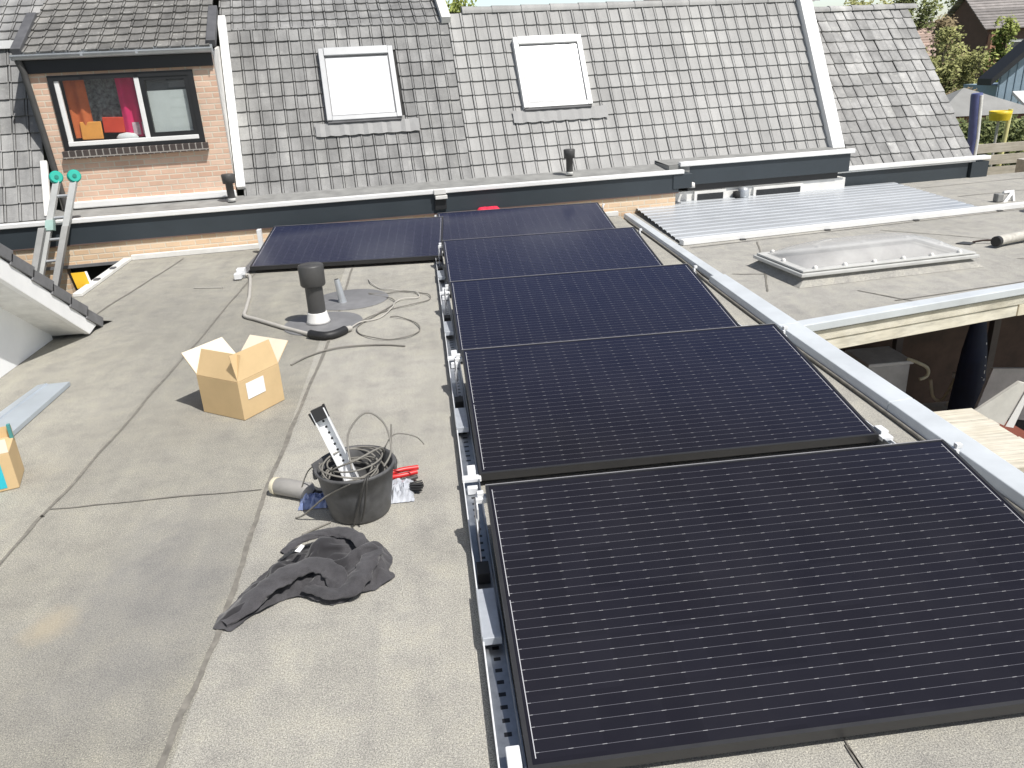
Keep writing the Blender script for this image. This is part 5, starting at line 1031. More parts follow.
    535,711,71,554,709,63,553,718,44,568,704,37,582,714,24,601,713,14,619,706,23,637,699,33,658,698,36,679,700,35,695,691,25,709,695,40,714,690,60,732,690,49,726,698,30,742,699,16,
    763,700,16,776,704,32,795,706,24,816,709,25,835,710,15,849,714,30,870,713,33,890,711,35,909,702,33,929,694,34,943,708,41,959,716,51,976,717,64,994,719,75,1012,719,86,1030,721,96,
    1040,702,102,1062,703,108,1082,709,108,1100,709,97,1118,716,91,1137,725,85,1153,737,79,1168,722,83,1184,721,69,1193,723,50,1205,722,34,1221,729,47,1232,716,31,1251,726,21,1266,740,15,376,702,39,
    385,708,44,397,717,27,414,717,17,434,719,25,453,715,19,463,712,38,482,712,47,501,713,56,501,725,72,498,737,90,518,732,92,524,725,73,528,719,53,547,728,55,568,729,55,575,724,35,
    592,713,42,611,718,32,628,726,21,641,710,14,656,717,27,675,712,19,694,711,28,693,705,48,714,707,48,733,710,56,742,709,37,742,720,19,763,721,12,779,723,25,798,724,34,813,729,21,
    832,730,11,852,724,11,873,720,12,893,716,14,914,712,16,934,708,20,955,705,24,972,711,35,987,720,46,1005,717,57,1023,715,68,1041,723,77,1055,714,91,1056,728,108,1077,729,100,1097,727,108,
    1117,729,108,1138,733,105,1158,736,101,1177,739,92,1191,740,76,1202,741,57,1190,735,41,1208,741,34,1219,728,18,1239,736,10,1254,758,13,1250,760,15,396,721,46,405,730,42,416,737,24,434,737,14,
    449,733,29,469,727,25,488,727,33,506,730,44,503,742,60,502,754,78,523,751,86,530,744,67,529,739,47,546,734,35,558,746,48,579,739,50,597,734,41,616,729,49,632,716,41,643,727,25,
    659,734,14,680,733,16,686,729,36,694,725,55,711,717,66,719,722,47,735,729,34,756,731,32,763,742,15,784,741,13,802,743,25,821,744,34,841,740,28,856,745,15,877,741,14,898,737,13,
    918,733,13,939,728,14,960,724,15,980,719,17,998,716,28,1016,715,39,1034,715,50,1053,716,61,1057,731,77,1060,744,93,1074,749,108,1094,748,100,1114,751,107,1135,754,107,1155,757,102,1174,760,91,
    1190,761,78,1184,753,59,1189,756,38,1197,754,18,1216,751,29,1233,737,36,1231,747,10,1230,754,8,413,745,46,424,752,35,436,758,19,454,753,27,472,747,18,493,744,22,510,747,33,513,757,51,
    508,771,68,525,771,80,532,764,61,536,758,41,542,750,22,563,749,27,584,747,31,603,754,40,613,738,30,634,736,36,653,732,44,662,746,31,681,752,24,698,746,35,705,743,55,716,737,72,
    732,733,59,734,748,43,754,752,37,773,756,28,786,763,12,807,761,13,827,758,19,840,760,35,860,761,28,881,757,28,901,753,28,922,749,27,943,745,27,963,741,27,983,740,20,1004,735,20,
    1021,735,33,1041,731,38,1060,731,48,1066,743,64,1077,750,81,1071,765,95,1090,769,103,1111,771,101,1131,775,108,1149,777,97,1165,778,84,1183,780,72,1198,768,65,1208,763,47,1206,770,26,1225,766,18,
    1237,760,41,1245,744,33,1245,752,23,422,760,44,428,773,42,438,778,25,456,772,18,476,767,12,496,764,20,502,765,40,521,774,40,515,787,56,533,789,70,548,778,60,548,775,39,549,770,18,
    568,762,12,588,756,13,608,750,20,628,753,28,631,753,49,652,753,43,670,746,52,680,762,43,701,767,41,717,761,54,726,755,73,745,745,71,751,757,54,752,773,39,773,776,35,788,782,21,
    807,776,28,828,777,28,849,778,27,863,777,42,884,774,41,905,771,39,926,767,37,946,764,35,967,761,34,988,758,30,1009,755,26,1028,749,19,1047,749,28,1066,749,38,1081,753,52,1086,764,69,
    1077,780,81,1087,789,97,1108,792,100,1129,794,99,1138,787,81,1152,781,67,1170,775,55,1189,785,57,1210,781,57,1222,771,43,1224,786,27,1238,769,15,1251,769,39,1254,765,42,437,789,40,446,795,35,
    463,791,24,476,776,31,493,785,20,493,784,42,511,789,31,529,787,39,531,803,55,546,791,44,565,787,38,557,789,18,576,782,12,592,774,24,609,769,11,621,772,27,634,773,45,649,767,58,
    665,757,69,684,751,61,701,764,63,716,779,65,736,773,66,746,763,82,761,769,68,758,787,55,772,797,42,790,801,31,810,796,36,827,798,24,846,798,34,866,795,29,886,794,33,907,791,31,
    928,787,29,949,783,26,968,777,19,988,774,16,1009,772,14,1030,770,15,1051,768,20,1069,769,30,1088,769,40,1095,779,57,1085,794,67,1086,806,85,1107,805,83,1128,804,81,1149,806,80,1154,801,60,
    1171,796,49,1189,790,37,1208,799,45,1228,793,40,1244,779,32,1251,784,9,1263,771,18,1262,779,26,456,783,50,462,800,43,482,794,40,477,801,21,498,798,26,510,808,41,521,800,25,539,806,34,
    551,809,53,568,808,40,564,809,19,579,795,27,600,794,25,615,789,11,635,782,15,646,768,27,662,769,41,667,776,60,682,769,73,698,763,84,718,772,85,730,789,79,747,783,91,767,783,83,
    764,800,70,778,810,58,798,803,52,813,816,45,833,810,41,848,819,29,868,815,23,888,811,20,908,806,16,928,801,13,949,798,11,970,796,12,991,795,12,1011,793,13,1032,791,14,1053,789,15,
    1072,789,25,1093,786,29,1104,794,45,1096,809,57,1095,821,74,1108,825,91,1126,825,79,1145,824,70,1164,819,63,1183,810,60,1189,812,39,1206,809,26,1226,804,21,1241,801,38,1256,801,24,1270,790,10,
    1264,796,12,470,791,58,480,798,58,490,813,46,478,820,30,494,817,16,507,826,30,523,820,18,529,824,38,547,829,47,554,820,30,574,825,29,579,811,13,600,811,13,618,806,23,626,789,33,
    647,788,33,668,787,31,681,787,48,693,786,66,702,784,85,713,782,103,732,791,100,750,803,98,771,797,99,769,814,86,787,818,75,804,807,71,823,810,63,840,822,57,858,827,47,875,830,36,
    893,830,25,913,827,18,932,822,11,950,818,20,971,815,23,992,813,24,1013,812,22,1034,811,21,1055,809,19,1076,808,17,1091,807,31,1112,809,32,1113,820,50,1106,835,63,1115,843,81,1133,841,90,
    1153,836,85,1173,830,78,1187,830,63,1195,831,43,1213,829,30,1232,823,24,1251,816,30,1270,808,37,1280,807,19,466,814,57,479,825,60,492,828,44,483,834,25,500,830,11,518,840,15,525,844,35,
    545,847,37,549,837,19,568,835,11,589,830,12,592,819,31,609,812,42,628,810,34,647,808,25,654,798,43,668,800,59,680,801,75,693,802,92,712,803,102,728,805,116,749,806,119,770,810,116,
    775,826,102,793,816,95,813,812,90,833,810,82,851,813,73,869,818,63,887,824,53,905,830,44,921,838,34,940,830,28,953,837,14,973,836,20,992,831,13,1013,830,13,1034,830,12,1055,829,12,
    1070,826,26,1090,825,19,1111,828,23,1124,834,39,1123,846,56,1121,860,71,1139,860,82,1159,856,86,1179,850,83,1191,850,66,1208,840,57,1224,841,43,1240,842,29,1255,833,41,1274,828,33,1284,820,31,
    467,831,50,466,841,54,486,848,52,494,850,33,488,848,12,505,855,23,522,865,30,535,851,19,554,856,24,573,855,13,581,842,28,602,838,28,616,832,43,636,824,48,651,827,34,667,815,41,
    663,820,61,677,822,77,692,823,91,710,825,103,729,826,112,749,827,120,770,828,127,789,829,118,797,836,99,813,833,86,834,830,91,854,830,85,875,831,79,894,832,71,913,835,63,931,839,53,
    949,842,43,964,848,28,975,855,12,994,850,20,1013,851,12,1034,851,13,1049,844,26,1067,844,15,1087,846,21,1108,848,26,1129,851,27,1122,863,43,1137,865,58,1145,878,72,1165,874,77,1186,870,81,
    1205,861,78,1219,857,62,1221,862,42,1241,855,46,1256,852,31,1271,845,22,470,840,34,473,857,38,488,870,33,479,867,13,500,871,10,521,874,11,537,872,25,553,874,12,565,867,29,585,862,29,
    606,858,32,625,850,38,644,843,43,659,832,53,671,835,36,680,820,47,693,825,63,701,838,78,713,844,94,734,841,99,753,845,109,770,849,122,791,849,122,810,848,112,815,853,91,830,846,78,
    849,845,70,870,850,72,891,853,69,911,856,65,931,859,60,949,863,49,953,866,29,974,869,27,994,871,24,1013,872,15,1026,863,29,1046,864,21,1066,865,13,1086,867,18,1105,869,27,1120,866,14,
    1136,868,28,1148,875,43,1151,891,56,1171,882,58,1190,875,60,1210,879,69,1231,874,68,1228,881,48,1248,875,47,1266,869,39,1268,861,29,466,854,23,461,862,20,468,877,35,476,887,18,497,890,18,
    518,892,20,539,892,22,560,890,23,579,881,25,586,877,45,605,870,50,625,864,54,645,858,58,662,852,46,683,849,46,690,834,35,706,835,49,718,840,65,730,847,81,732,862,96,750,866,106,
    769,869,116,791,869,113,812,869,111,829,868,99,831,867,77,845,864,62,865,862,56,885,860,50,906,862,45,926,868,41,942,882,44,959,886,33,971,886,15,992,890,15,1004,882,31,1024,884,25,
    1044,885,17,1063,886,12,1079,885,27,1096,884,14,1115,885,23,1135,887,19,1145,895,36,1165,891,40,1177,901,53,1194,890,46,1213,894,54,1225,894,72,1235,901,54,1252,895,44,1267,886,47,456,880,16,
    457,892,26,474,894,38,495,891,40,516,891,41,537,891,42,558,894,43,574,901,31,594,894,36,613,888,42,631,885,52,645,872,41,666,872,42,674,858,29,694,853,28,713,852,38,729,852,51,
    740,860,68,746,873,84,751,886,100,771,888,107,789,882,97,810,887,100,831,889,98,838,887,78,847,884,60,868,882,61,885,881,49,904,879,59,918,887,45,931,896,32,949,902,23,968,907,14,
    984,905,28,1005,903,31,1026,902,34,1047,899,33,1059,906,18,1078,907,25,1096,906,13,1112,906,26,1132,905,31,1151,912,23,1161,911,42,1180,908,33,1201,909,38,1208,914,57,1223,915,71,1245,916,65,
    1259,914,50,1264,902,49,459,898,12,466,906,12,477,913,29,495,913,40,515,911,47,534,912,38,553,914,49,574,914,48,595,912,47,616,909,43,628,895,33,645,886,25,664,879,21,681,877,34,
    699,874,23,715,873,37,735,868,39,749,874,55,750,889,70,754,902,86,772,907,97,787,899,84,808,898,82,827,907,88,846,907,80,849,905,59,867,900,49,888,902,49,908,899,55,928,896,62,
    938,908,47,948,920,33,970,921,31,987,924,19,1008,922,21,1029,921,24,1043,918,40,1063,920,34,1075,927,18,1095,928,14,1114,927,24,1128,925,39,1144,932,26,1163,933,37,1181,929,27,1201,929,31,
    1218,929,45,1222,935,64,1243,936,63,1252,930,55,480,914,12,490,923,15,500,932,32,515,932,46,533,932,35,553,926,31,574,927,32,595,928,33,611,916,24,629,908,17,649,903,13,668,900,21,
    688,892,20,703,891,35,721,889,24,741,885,28,757,889,41,756,904,56,760,917,73,773,925,87,794,919,86,806,914,69,826,918,70,845,927,77,856,925,59,873,920,48,886,917,64,907,918,63,
    928,917,63,949,917,63,962,926,48,970,941,36,988,944,25,1010,943,23,1031,942,26,1042,940,44,1064,939,43,1076,947,27,1094,949,17,1109,947,32,1129,946,32,1149,947,41,1161,949,24,1182,950,22,
    1201,950,31,1207,947,51,1228,954,57,1239,953,70,503,933,13,513,942,19,525,948,35,542,946,48,556,946,32,573,945,20,593,940,15,613,934,12,634,928,12,654,923,12,674,918,13,694,912,15,
    704,912,34,724,907,35,743,906,26,764,903,27,769,915,44,769,930,59,786,931,72,800,939,86,815,933,72,825,931,54,844,939,59,865,944,62,880,939,47,896,935,59,908,934,77,928,931,79,
    946,937,70,964,943,60,983,947,51,991,961,37,1010,964,29,1032,963,28,1043,961,47,1064,959,52,1082,962,41,1091,970,24,1111,964,18,1130,967,27,1145,968,42,1160,970,26,1178,966,36,1199,970,36,
    1210,967,52,1208,953,67,1222,955,68,524,954,14,535,962,23,548,964,39,567,958,46,584,957,34,599,960,19,618,951,24,637,942,28,656,934,31,676,928,32,690,933,17,710,926,18,724,928,33,
    745,925,36,764,924,27,784,925,33,779,942,44,796,943,57,802,955,73,824,952,73,826,952,52,844,950,41,864,956,44,884,960,48,902,955,59,919,950,70,930,950,87,952,949,87,970,954,77,
    988,961,67,996,975,52,1011,982,39,1032,984,32,1045,982,49,1064,980,58,1084,981,51,1099,985,37,1108,986,18,1120,984,35,1140,985,29,1159,989,37,1175,982,49,1195,990,45,1199,980,64,1198,966,65,
    541,979,21,556,981,30,575,977,41,594,971,46,611,966,36,627,970,22,645,960,19,662,948,15,680,947,27,701,945,31,713,947,14,731,935,15,745,944,29,765,945,31,785,944,23,797,951,39,
    789,963,55,809,970,59,824,974,73,830,973,53,845,971,37,858,973,54,875,968,65,892,963,77,912,970,75,932,969,79,953,969,83,973,970,91,992,975,82,1007,982,69,1016,996,54,1030,1004,40,
    1051,1000,39,1063,1001,57,1084,1002,53,1091,1005,34,1112,999,34,1128,997,20,1133,1001,41,1150,999,53,1170,999,61,1189,1007,53,1197,993,58,556,984,18,570,987,15,584,991,29,603,981,30,616,983,47,
    634,975,42,652,966,38,671,962,29,687,965,15,699,966,33,717,955,34,734,956,19,754,955,12,766,965,26,783,963,16,799,969,28,800,979,46,802,988,65,822,993,69,839,991,57,849,991,38,
    869,987,43,886,983,56,896,983,74,908,982,91,929,983,95,949,989,90,970,991,92,992,993,92,1011,998,82,1027,1005,70,1033,1019,54,1049,1021,39,1061,1022,57,1083,1023,56,1098,1023,41,1104,1016,23,
    1125,1018,18,1140,1019,33,1152,1020,51,1162,1014,65,1177,1007,60,584,994,13,593,1005,13,610,1000,25,628,997,35,644,993,48,653,986,30,673,982,36,689,985,21,709,983,23,727,974,28,740,961,40,
    741,971,22,759,978,10,780,983,10,798,988,20,792,996,38,800,1006,54,822,1005,51,840,1012,56,856,1011,41,870,1004,55,876,993,72,894,1004,76,912,1003,88,926,1002,103,947,1006,101,968,1009,101,
    988,1014,95,1007,1019,86,1028,1023,80,1046,1029,68,1042,1038,49,1060,1033,39,1076,1042,49,1086,1038,31,1102,1036,17,1123,1039,18,1139,1040,32,1149,1027,38,600,1016,23,608,1019,34,621,1013,49,641,1012,39,
    659,1006,31,677,999,24,688,990,42,709,987,44,728,982,47,749,978,45,760,980,28,753,999,16,773,1004,10,795,1007,10,806,1009,28,803,1024,43,822,1026,51,841,1026,40,855,1026,56,854,1009,67,
    866,1006,85,884,1011,93,903,1016,102,923,1022,109,943,1026,107,964,1030,102,985,1035,99,1005,1039,92,1025,1044,85,1045,1048,77,1050,1055,57,1051,1052,36,1070,1061,41,1086,1059,29,1099,1056,12,1117,1059,23,
    1131,1049,27,630,1015,56,649,1018,55,668,1017,48,684,1019,32,701,1005,41,709,1002,60,729,996,62,735,994,41,757,999,34,774,1001,24,772,1023,21,790,1027,12,812,1024,14,808,1039,29,828,1035,32,
    833,1043,50,835,1025,62,842,1019,81,858,1024,93,878,1031,98,897,1037,101,918,1042,102,938,1039,93,959,1042,87,978,1051,88,998,1056,81,1018,1061,75,1029,1045,65,1031,1065,56,1042,1071,38,1058,1067,25,
    1074,1062,12,1089,1070,20,1105,1064,21,673,1025,46,689,1015,50,700,1029,40,717,1021,56,737,1015,56,753,1008,44,742,1012,22,763,1016,33,780,1025,42,793,1038,32,797,1040,11,813,1054,15,819,1053,35,
    812,1040,50,818,1035,70,833,1039,83,853,1044,85,874,1048,87,894,1053,88,914,1059,88,935,1062,94,957,1064,89,974,1069,77,991,1065,64,1003,1047,70,1014,1041,52,1031,1050,42,1028,1062,24,1044,1059,11,
    1059,1065,18,707,1022,40,720,1035,45,723,1016,35,740,1026,51,742,1033,30,763,1036,26,768,1043,47,775,1049,30,785,1056,11,798,1068,20,800,1059,38,802,1057,59,820,1056,69,839,1046,64,858,1037,65,
    878,1033,70,899,1037,74,916,1050,69,935,1044,80,949,1061,71,965,1067,58,978,1049,59,995,1032,59,994,1045,37,1017,1036,35,1033,1046,30,1037,1051,12,730,1016,39,733,1035,42,754,1036,44,742,1046,27,
    753,1059,45,767,1068,34,769,1069,11,780,1073,29,795,1080,40,811,1069,44,829,1071,56,848,1065,62,863,1054,53,879,1039,50,899,1044,54,917,1033,57,937,1033,61,957,1042,58,953,1059,38,972,1045,35,
    974,1035,59,988,1033,45,1004,1036,32,738,1053,32,751,1067,28,755,1086,34,758,1088,13,781,1088,14,801,1085,20,820,1081,29,838,1081,39,857,1078,48,876,1071,54,884,1060,39,903,1050,29,922,1033,29,
    926,1050,47,937,1051,63,947,1041,48,959,1044,32,970,1035,47,758,1090,25,760,1100,12,782,1100,16,802,1100,20,824,1096,23,845,1091,27,864,1085,31,884,1079,36,903,1070,38,908,1058,58,916,1058,29,
    937,1058,33,933,1060,55,909,1054,59,915,1057,41,
]
vs = [(-.85 + num[k] * .0005, 1.95 + num[k + 1] * .0005, num[k + 2] * .0005) for k in range(0, len(num), 3)]
st = .0078; NX, NY = int(.62 / st), int(.52 / st); idx = {}; mb = MB(); rest = []
for j in range(NY + 1):
    for i in range(NX + 1):
        p = (-.79 + i * st, 2.02 + j * st)
        if not inside(p) and dline(p, LOOP) > st * .9: continue
        idx[i, j] = len(rest); rest.append(p)
fs = [(idx[i, j], idx[i + 1, j], idx[i + 1, j + 1], idx[i, j + 1]) for j in range(NY) for i in range(NX) if all(k in idx for k in ((i, j), (i + 1, j), (i + 1, j + 1), (i, j + 1)))]
def snap(p):                                                         # nearest point on the outline
    (xa, ya), (xc, yc) = min(((LOOP[k], LOOP[k + 1]) for k in range(len(OUT))), key=lambda e: dseg(p, *e))
    tt = max(0, min(1, ((p[0] - xa) * (xc - xa) + (p[1] - ya) * (yc - ya)) / ((xc - xa) ** 2 + (yc - ya) ** 2)))
    return xa + tt * (xc - xa), ya + tt * (yc - ya)
for n, p in enumerate(rest):
    d_ = dline(p, LOOP) if inside(p) else 0; wgt = math.exp(-(d_ / .028) ** 2); x, y, z = vs[n]
    xb, yb = p if d_ else snap(p)
    e_ = min(1, d_ / .09); e_ = e_ * e_ * (3 - 2 * e_); lump = .028 * e_ * (.55 + .9 * max(0, noise.noise((p[0] * 9, p[1] * 9, 4.2))) + .5 * (p[0] > -.5))
    vs[n] = (x + (xb - x) * wgt, y + (yb - y) * wgt, z * (1 - .55 * wgt) + lump)
mb.add(vs, fs, 0, None, True)
jk = mb.build('jacket', M['jacket'])
LIN = [(-.62, 2.39), (-.56, 2.45), (-.50, 2.47), (-.42, 2.40), (-.37, 2.29), (-.36, 2.22), (-.42, 2.20), (-.46, 2.28), (-.52, 2.30), (-.58, 2.26), (-.66, 2.12), (-.71, 2.06), (-.76, 2.08), (-.69, 2.25)]
def in_poly(p, O):
    r = False
    for (xa, ya), (xb, yb) in zip(O, O[1:] + O[:1]):
        if (ya > p[1]) != (yb > p[1]) and p[0] < (xb - xa) * (p[1] - ya) / (yb - ya) + xa: r = not r
    return r
ca = jk.data.color_attributes.new('tint', 'FLOAT_COLOR', 'POINT')
for v in jk.data.vertices:
    q = rest[v.index]; d_ = dline(q, LIN + LIN[:1]); d_ = d_ if in_poly(q, LIN) else -d_; f = max(0, min(1, .5 + d_ / .012)); ca.data[v.index].color = (f, f, f, 1)
smm = jk.modifiers.new('Relax', 'SMOOTH'); smm.factor = .5; smm.iterations = 4
sdm = jk.modifiers.new('Smooth', 'SUBSURF'); sdm.levels = 1; sdm.render_levels = 2
def fold_tube(name, pts, rads, flat, seed):
    ps = spline(pts, 10); m_ = MB(); n = len(ps); sg = 22; V, Fc_ = [], []
    for i, p in enumerate(ps):
        f = i / (n - 1) * (len(rads) - 1); k = min(int(f), len(rads) - 2); r = rads[k] + (rads[k + 1] - rads[k]) * (f - k)
        t = (ps[min(i + 1, n - 1)] - ps[max(i - 1, 0)]).normalized(); sd_ = Vector((-t.y, t.x, 0)).normalized()
        for q in range(sg):
            a = 2 * math.pi * q / sg; w_ = 1 + .42 * noise.noise((p.x * 22 + math.cos(a) * 1.3, p.y * 22 + math.sin(a) * 1.3, seed)) + .26 * noise.noise((p.x * 60 + math.cos(a), p.y * 60 + math.sin(a), seed + 2)) + .10 * noise.noise((p.x * 120, p.y * 120, a * 2))
            V.append(p + sd_ * math.cos(a) * r * w_ + Vector((0, 0, math.sin(a) * r * flat * w_)))
    for i in range(n - 1):
        for q in range(sg): Fc_.append((i * sg + q, i * sg + (q + 1) % sg, (i + 1) * sg + (q + 1) % sg, (i + 1) * sg + q))
    m_.add(V, Fc_, 0, None, True); o = m_.build(name, M['jacket'], jk); sb = o.modifiers.new('Smooth', 'SUBSURF'); sb.levels = 1; sb.render_levels = 1; return o
fold_tube('sleeve', [(-.735, 2.062, .016), (-.68, 2.12, .028), (-.62, 2.185, .045), (-.55, 2.235, .062), (-.47, 2.25, .07), (-.41, 2.215, .06), (-.385, 2.16, .03)], [.022, .034, .04, .042, .04, .036, .026], .36, 3.1)
fold_tube('sleeve', [(-.50, 2.185, .03), (-.45, 2.155, .03), (-.395, 2.135, .03), (-.345, 2.15, .035), (-.315, 2.20, .05), (-.285, 2.27, .06), (-.265, 2.34, .05)], [.016, .026, .03, .034, .036, .034, .02], .36, 8.4)
fold_tube('collar', [(-.60, 2.375, .05), (-.55, 2.425, .06), (-.48, 2.45, .065), (-.40, 2.44, .07), (-.34, 2.39, .07), (-.32, 2.32, .06)], [.012, .022, .026, .028, .026, .016], .42, 5.7)
tag(jk, 'crumpled charcoal fleece jacket lying on the flat roof in front of the bucket', 'jacket')
mb = MB(); mb.add([(-.545, 2.328, .082), (-.526, 2.318, .082), (-.512, 2.346, .088), (-.526, 2.358, .088)], [(0, 1, 2, 3)]); mb.build('care_tag', M['paper'], jk)

# ------------------------------------------------------------------ ladder
ld = house_thing('extension_ladder', 'aluminium extension ladder with green wheels leaning on the house gutter', 'ladder')
lt = R(73); LS = Vector((0, math.cos(lt), math.sin(lt))); LO = Vector((0, -.5, .49)); LNn = Vector((0, -math.sin(lt), math.cos(lt)))
def lp(u, s, d=0): return LO + Vector((u, 0, 0)) + LS * s + LNn * d
def lrail(ub, ut, s0, s1, w_, dd, d0):
    m_ = MB(); m_.hexa([lp(ub, s0, d0), lp(ub + w_, s0, d0), lp(ub + w_, s0, d0 + dd), lp(ub, s0, d0 + dd)], [lp(ut, s1, d0), lp(ut + w_, s1, d0), lp(ut + w_, s1, d0 + dd), lp(ut, s1, d0 + dd)]); return m_
sl_ = .30 / .85     # sideways lean of the ladder per metre
uA = lambda s: -3.10 + sl_ * (s - .38) * .9
for du in (-.012, .132): lrail(uA(-1.5) + du, uA(.35) + du, -1.5, .35, .056, .05, 0).build('rail', M['alu_ladder'] if 'alu_ladder' in M else M['zinc'], ld, bevel=.004)
for du in (-.045, .15): lrail(uA(-1.5) + du, uA(-.06) + du, -1.5, -.06, .055, .055, .056).build('outer_rail', M['ladder_old'], ld, bevel=.004)
for s in [-1.3 + i * .19 for i in range(9)]:
    m_ = MB(); m_.tube([lp(uA(s) + .02, s, .025), lp(uA(s) + .17, s, .025)], .014, 8); m_.build('rung', M['zinc'], ld)
for du in (.01, .16):
    m_ = MB(); c_ = lp(uA(.37) + du, .385, .03); wx = Vector((.42, -.88, .22)).normalized(); m_.tube([c_ - wx * .028, c_ - wx * .02, c_ + wx * .02, c_ + wx * .028], [.047, .057, .057, .047], 24)
    wl = m_.build('wheel', M['green_plastic'], ld); m_ = MB(); m_.tube([c_ - wx * .03, c_ + wx * .034], .018, 12); m_.build('hub', mat('dark_green_hub', (.01, .2, .16), .5), wl)
for s in (-.02,): 
    m_ = MB(); m_.hexa([lp(uA(s) - .02, s - .06, -.004), lp(uA(s) + .05, s - .06, -.004), lp(uA(s) + .05, s - .06, .06), lp(uA(s) - .02, s - .06, .06)], [lp(uA(s) - .005, s + .03, -.004), lp(uA(s) + .06, s + .03, -.004), lp(uA(s) + .06, s + .03, .06), lp(uA(s) - .005, s + .03, .06)]); m_.build('guide_bracket', mat('mint_guide', (.35, .5, .46), .5), ld)
mb = MB(); mb.obox((-3.03, 6.92, .002), (.11, .02, 0), (-.01, .02, 0), (-.03, .02, .13)); o = mb.build('yellow_board', M['yellow2']); tag(o, 'small yellow board standing at the roof corner beside the ladder', 'board')
mb = MB(); mb.obox((-2.922, 6.938, .002), (.018, .003, 0), (-.01, .02, 0), (-.03, .02, .133)); mb.build('white_edge', M['paper'], o)

# ------------------------------------------------------------------ pitched roof end at the left
gv = thing('pitched_roof_house', 'white boarded gable end with dark verge tiles coming down to the flat roof', 'house')
zt = lambda y: .782 - .722 * (y - 4.634)
mb = MB(); mb.add([(-2.62, -1, 0.002), (-2.62, 5.42, .002), (-2.62, 5.42, zt(5.42) - .06 if zt(5.42) > .07 else .01), (-2.62, 3, zt(3) - .08), (-2.62, -1, zt(3) - .08)], [(0, 1, 2, 3, 4)]); mb.box(-6, -2.621, -1, -.95, .002, 1.6)
mb.build('gable_wall', mat('white_render', (.86, .87, .88), .6, var=.05, nscale=3), gv)
sv = Vector((0, 1, -.722)).normalized(); nv_ = Vector((0, .722, 1)).normalized()
st_ = Vector((-2.38, 2.0, zt(2.0))); Lr = (5.66 - 2.0) / sv.y
mb = MB(); mb.obox(st_ + Vector((-4, 0, 0)) - nv_ * .03, (3.99, 0, 0), sv * Lr, nv_ * .03); mb.build('roof_slab', M['grey_board'], gv)
mb = MB(); 
p0, p1 = st_ - nv_ * .06, st_ + sv * (Lr - .06) - nv_ * .05; dx = Vector((-.035, 0, 0))
mb.hexa([p0, p0 - nv_ * .19, p1 - nv_ * .10 - sv * .10, p1], [q + dx for q in (p0, p0 - nv_ * .19, p1 - nv_ * .10 - sv * .10, p1)]); mb.build('bargeboard', mat('bright_white_board', (.88, .88, .87), .5, var=.04), gv, bevel=.004)

sa, sb = st_ - nv_ * .25, p1 - nv_ * .10 - sv * .12; dx = Vector((-.26, 0, 0)); dx1 = Vector((-.034, 0, 0)); hz = nv_ * .015
mb = MB(); mb.hexa([sa + dx1, sa + dx, sb + dx, sb + dx1], [q + hz for q in (sa + dx1, sa + dx, sb + dx, sb + dx1)]); mb.build('soffit', mat('soffit_grey', (.80, .80, .78), .7), gv)
mb = MB(); k = 0; L_ = .235
sY = Lr
while sY > .5:
    p = st_ + sv * (sY - L_) + nv_ * .012; tlt = nv_ * .02
    a = [p + Vector((-.3, 0, 0)), p + Vector((.012, 0, 0)), p + sv * (L_ + .02) + Vector((.012, 0, 0)) + tlt, p + sv * (L_ + .02) + Vector((-.3, 0, 0)) + tlt]
    mb.hexa([q - nv_ * .075 if i in (1, 2) else q - nv_ * .02 for i, q in enumerate(a)], a); sY -= L_
mb.build('verge_tiles', mat('dark_verge_tile', (.165, .165, .17), .6, var=.2, nscale=9), gv, bevel=.004)
e_ = st_ + sv * Lr
mb = MB(); mb.add([e_ + Vector((-.25, -.02, .02)), e_ + Vector((.01, -.02, .01)), e_ + Vector((.05, .26, -.085)), e_ + Vector((-.25, .2, -.09))], [(0, 1, 2, 3)]); mb.build('lead_apron', M['grey_board'], gv)

# ------------------------------------------------------------------ background to the right
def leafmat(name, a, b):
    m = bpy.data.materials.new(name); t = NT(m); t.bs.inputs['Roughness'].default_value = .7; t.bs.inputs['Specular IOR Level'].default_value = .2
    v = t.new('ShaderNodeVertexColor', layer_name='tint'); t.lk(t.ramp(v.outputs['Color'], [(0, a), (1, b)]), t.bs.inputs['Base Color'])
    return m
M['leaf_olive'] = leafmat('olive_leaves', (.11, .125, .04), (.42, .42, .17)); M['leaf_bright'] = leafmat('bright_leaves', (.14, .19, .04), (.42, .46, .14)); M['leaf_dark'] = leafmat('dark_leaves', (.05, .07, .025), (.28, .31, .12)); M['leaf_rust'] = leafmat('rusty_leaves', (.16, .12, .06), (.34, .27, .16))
def leaves(mb, c, r, n, size, seed, flat=.5):
    random.seed(seed); cl = [(Vector((random.gauss(0, .45), random.gauss(0, .45), random.gauss(0, .45))), random.uniform(.2, .45), random.uniform(.1, .9)) for _ in range(26)]
    for _ in range(int(n * 1.7)):
        p, s_, tn = random.choice(cl); q = p + Vector((random.gauss(0, 1), random.gauss(0, 1), random.gauss(0, 1))).normalized() * s_ * random.random() ** .4
        if q.length > 1.1: continue
        P_ = Vector(c) + Vector((q.x * r[0], q.y * r[1], q.z * r[2])); a = Vector((random.gauss(0, 1), random.gauss(0, 1), random.gauss(0, 1))).normalized(); b = a.orthogonal().normalized(); s = size * random.uniform(.5, 1.1)
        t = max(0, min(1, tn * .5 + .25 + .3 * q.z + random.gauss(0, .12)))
        mb.add([P_ - a * s, P_ + b * s * .5, P_ + a * s, P_ - b * s * .5], [(0, 1, 2, 3)], 0, t)
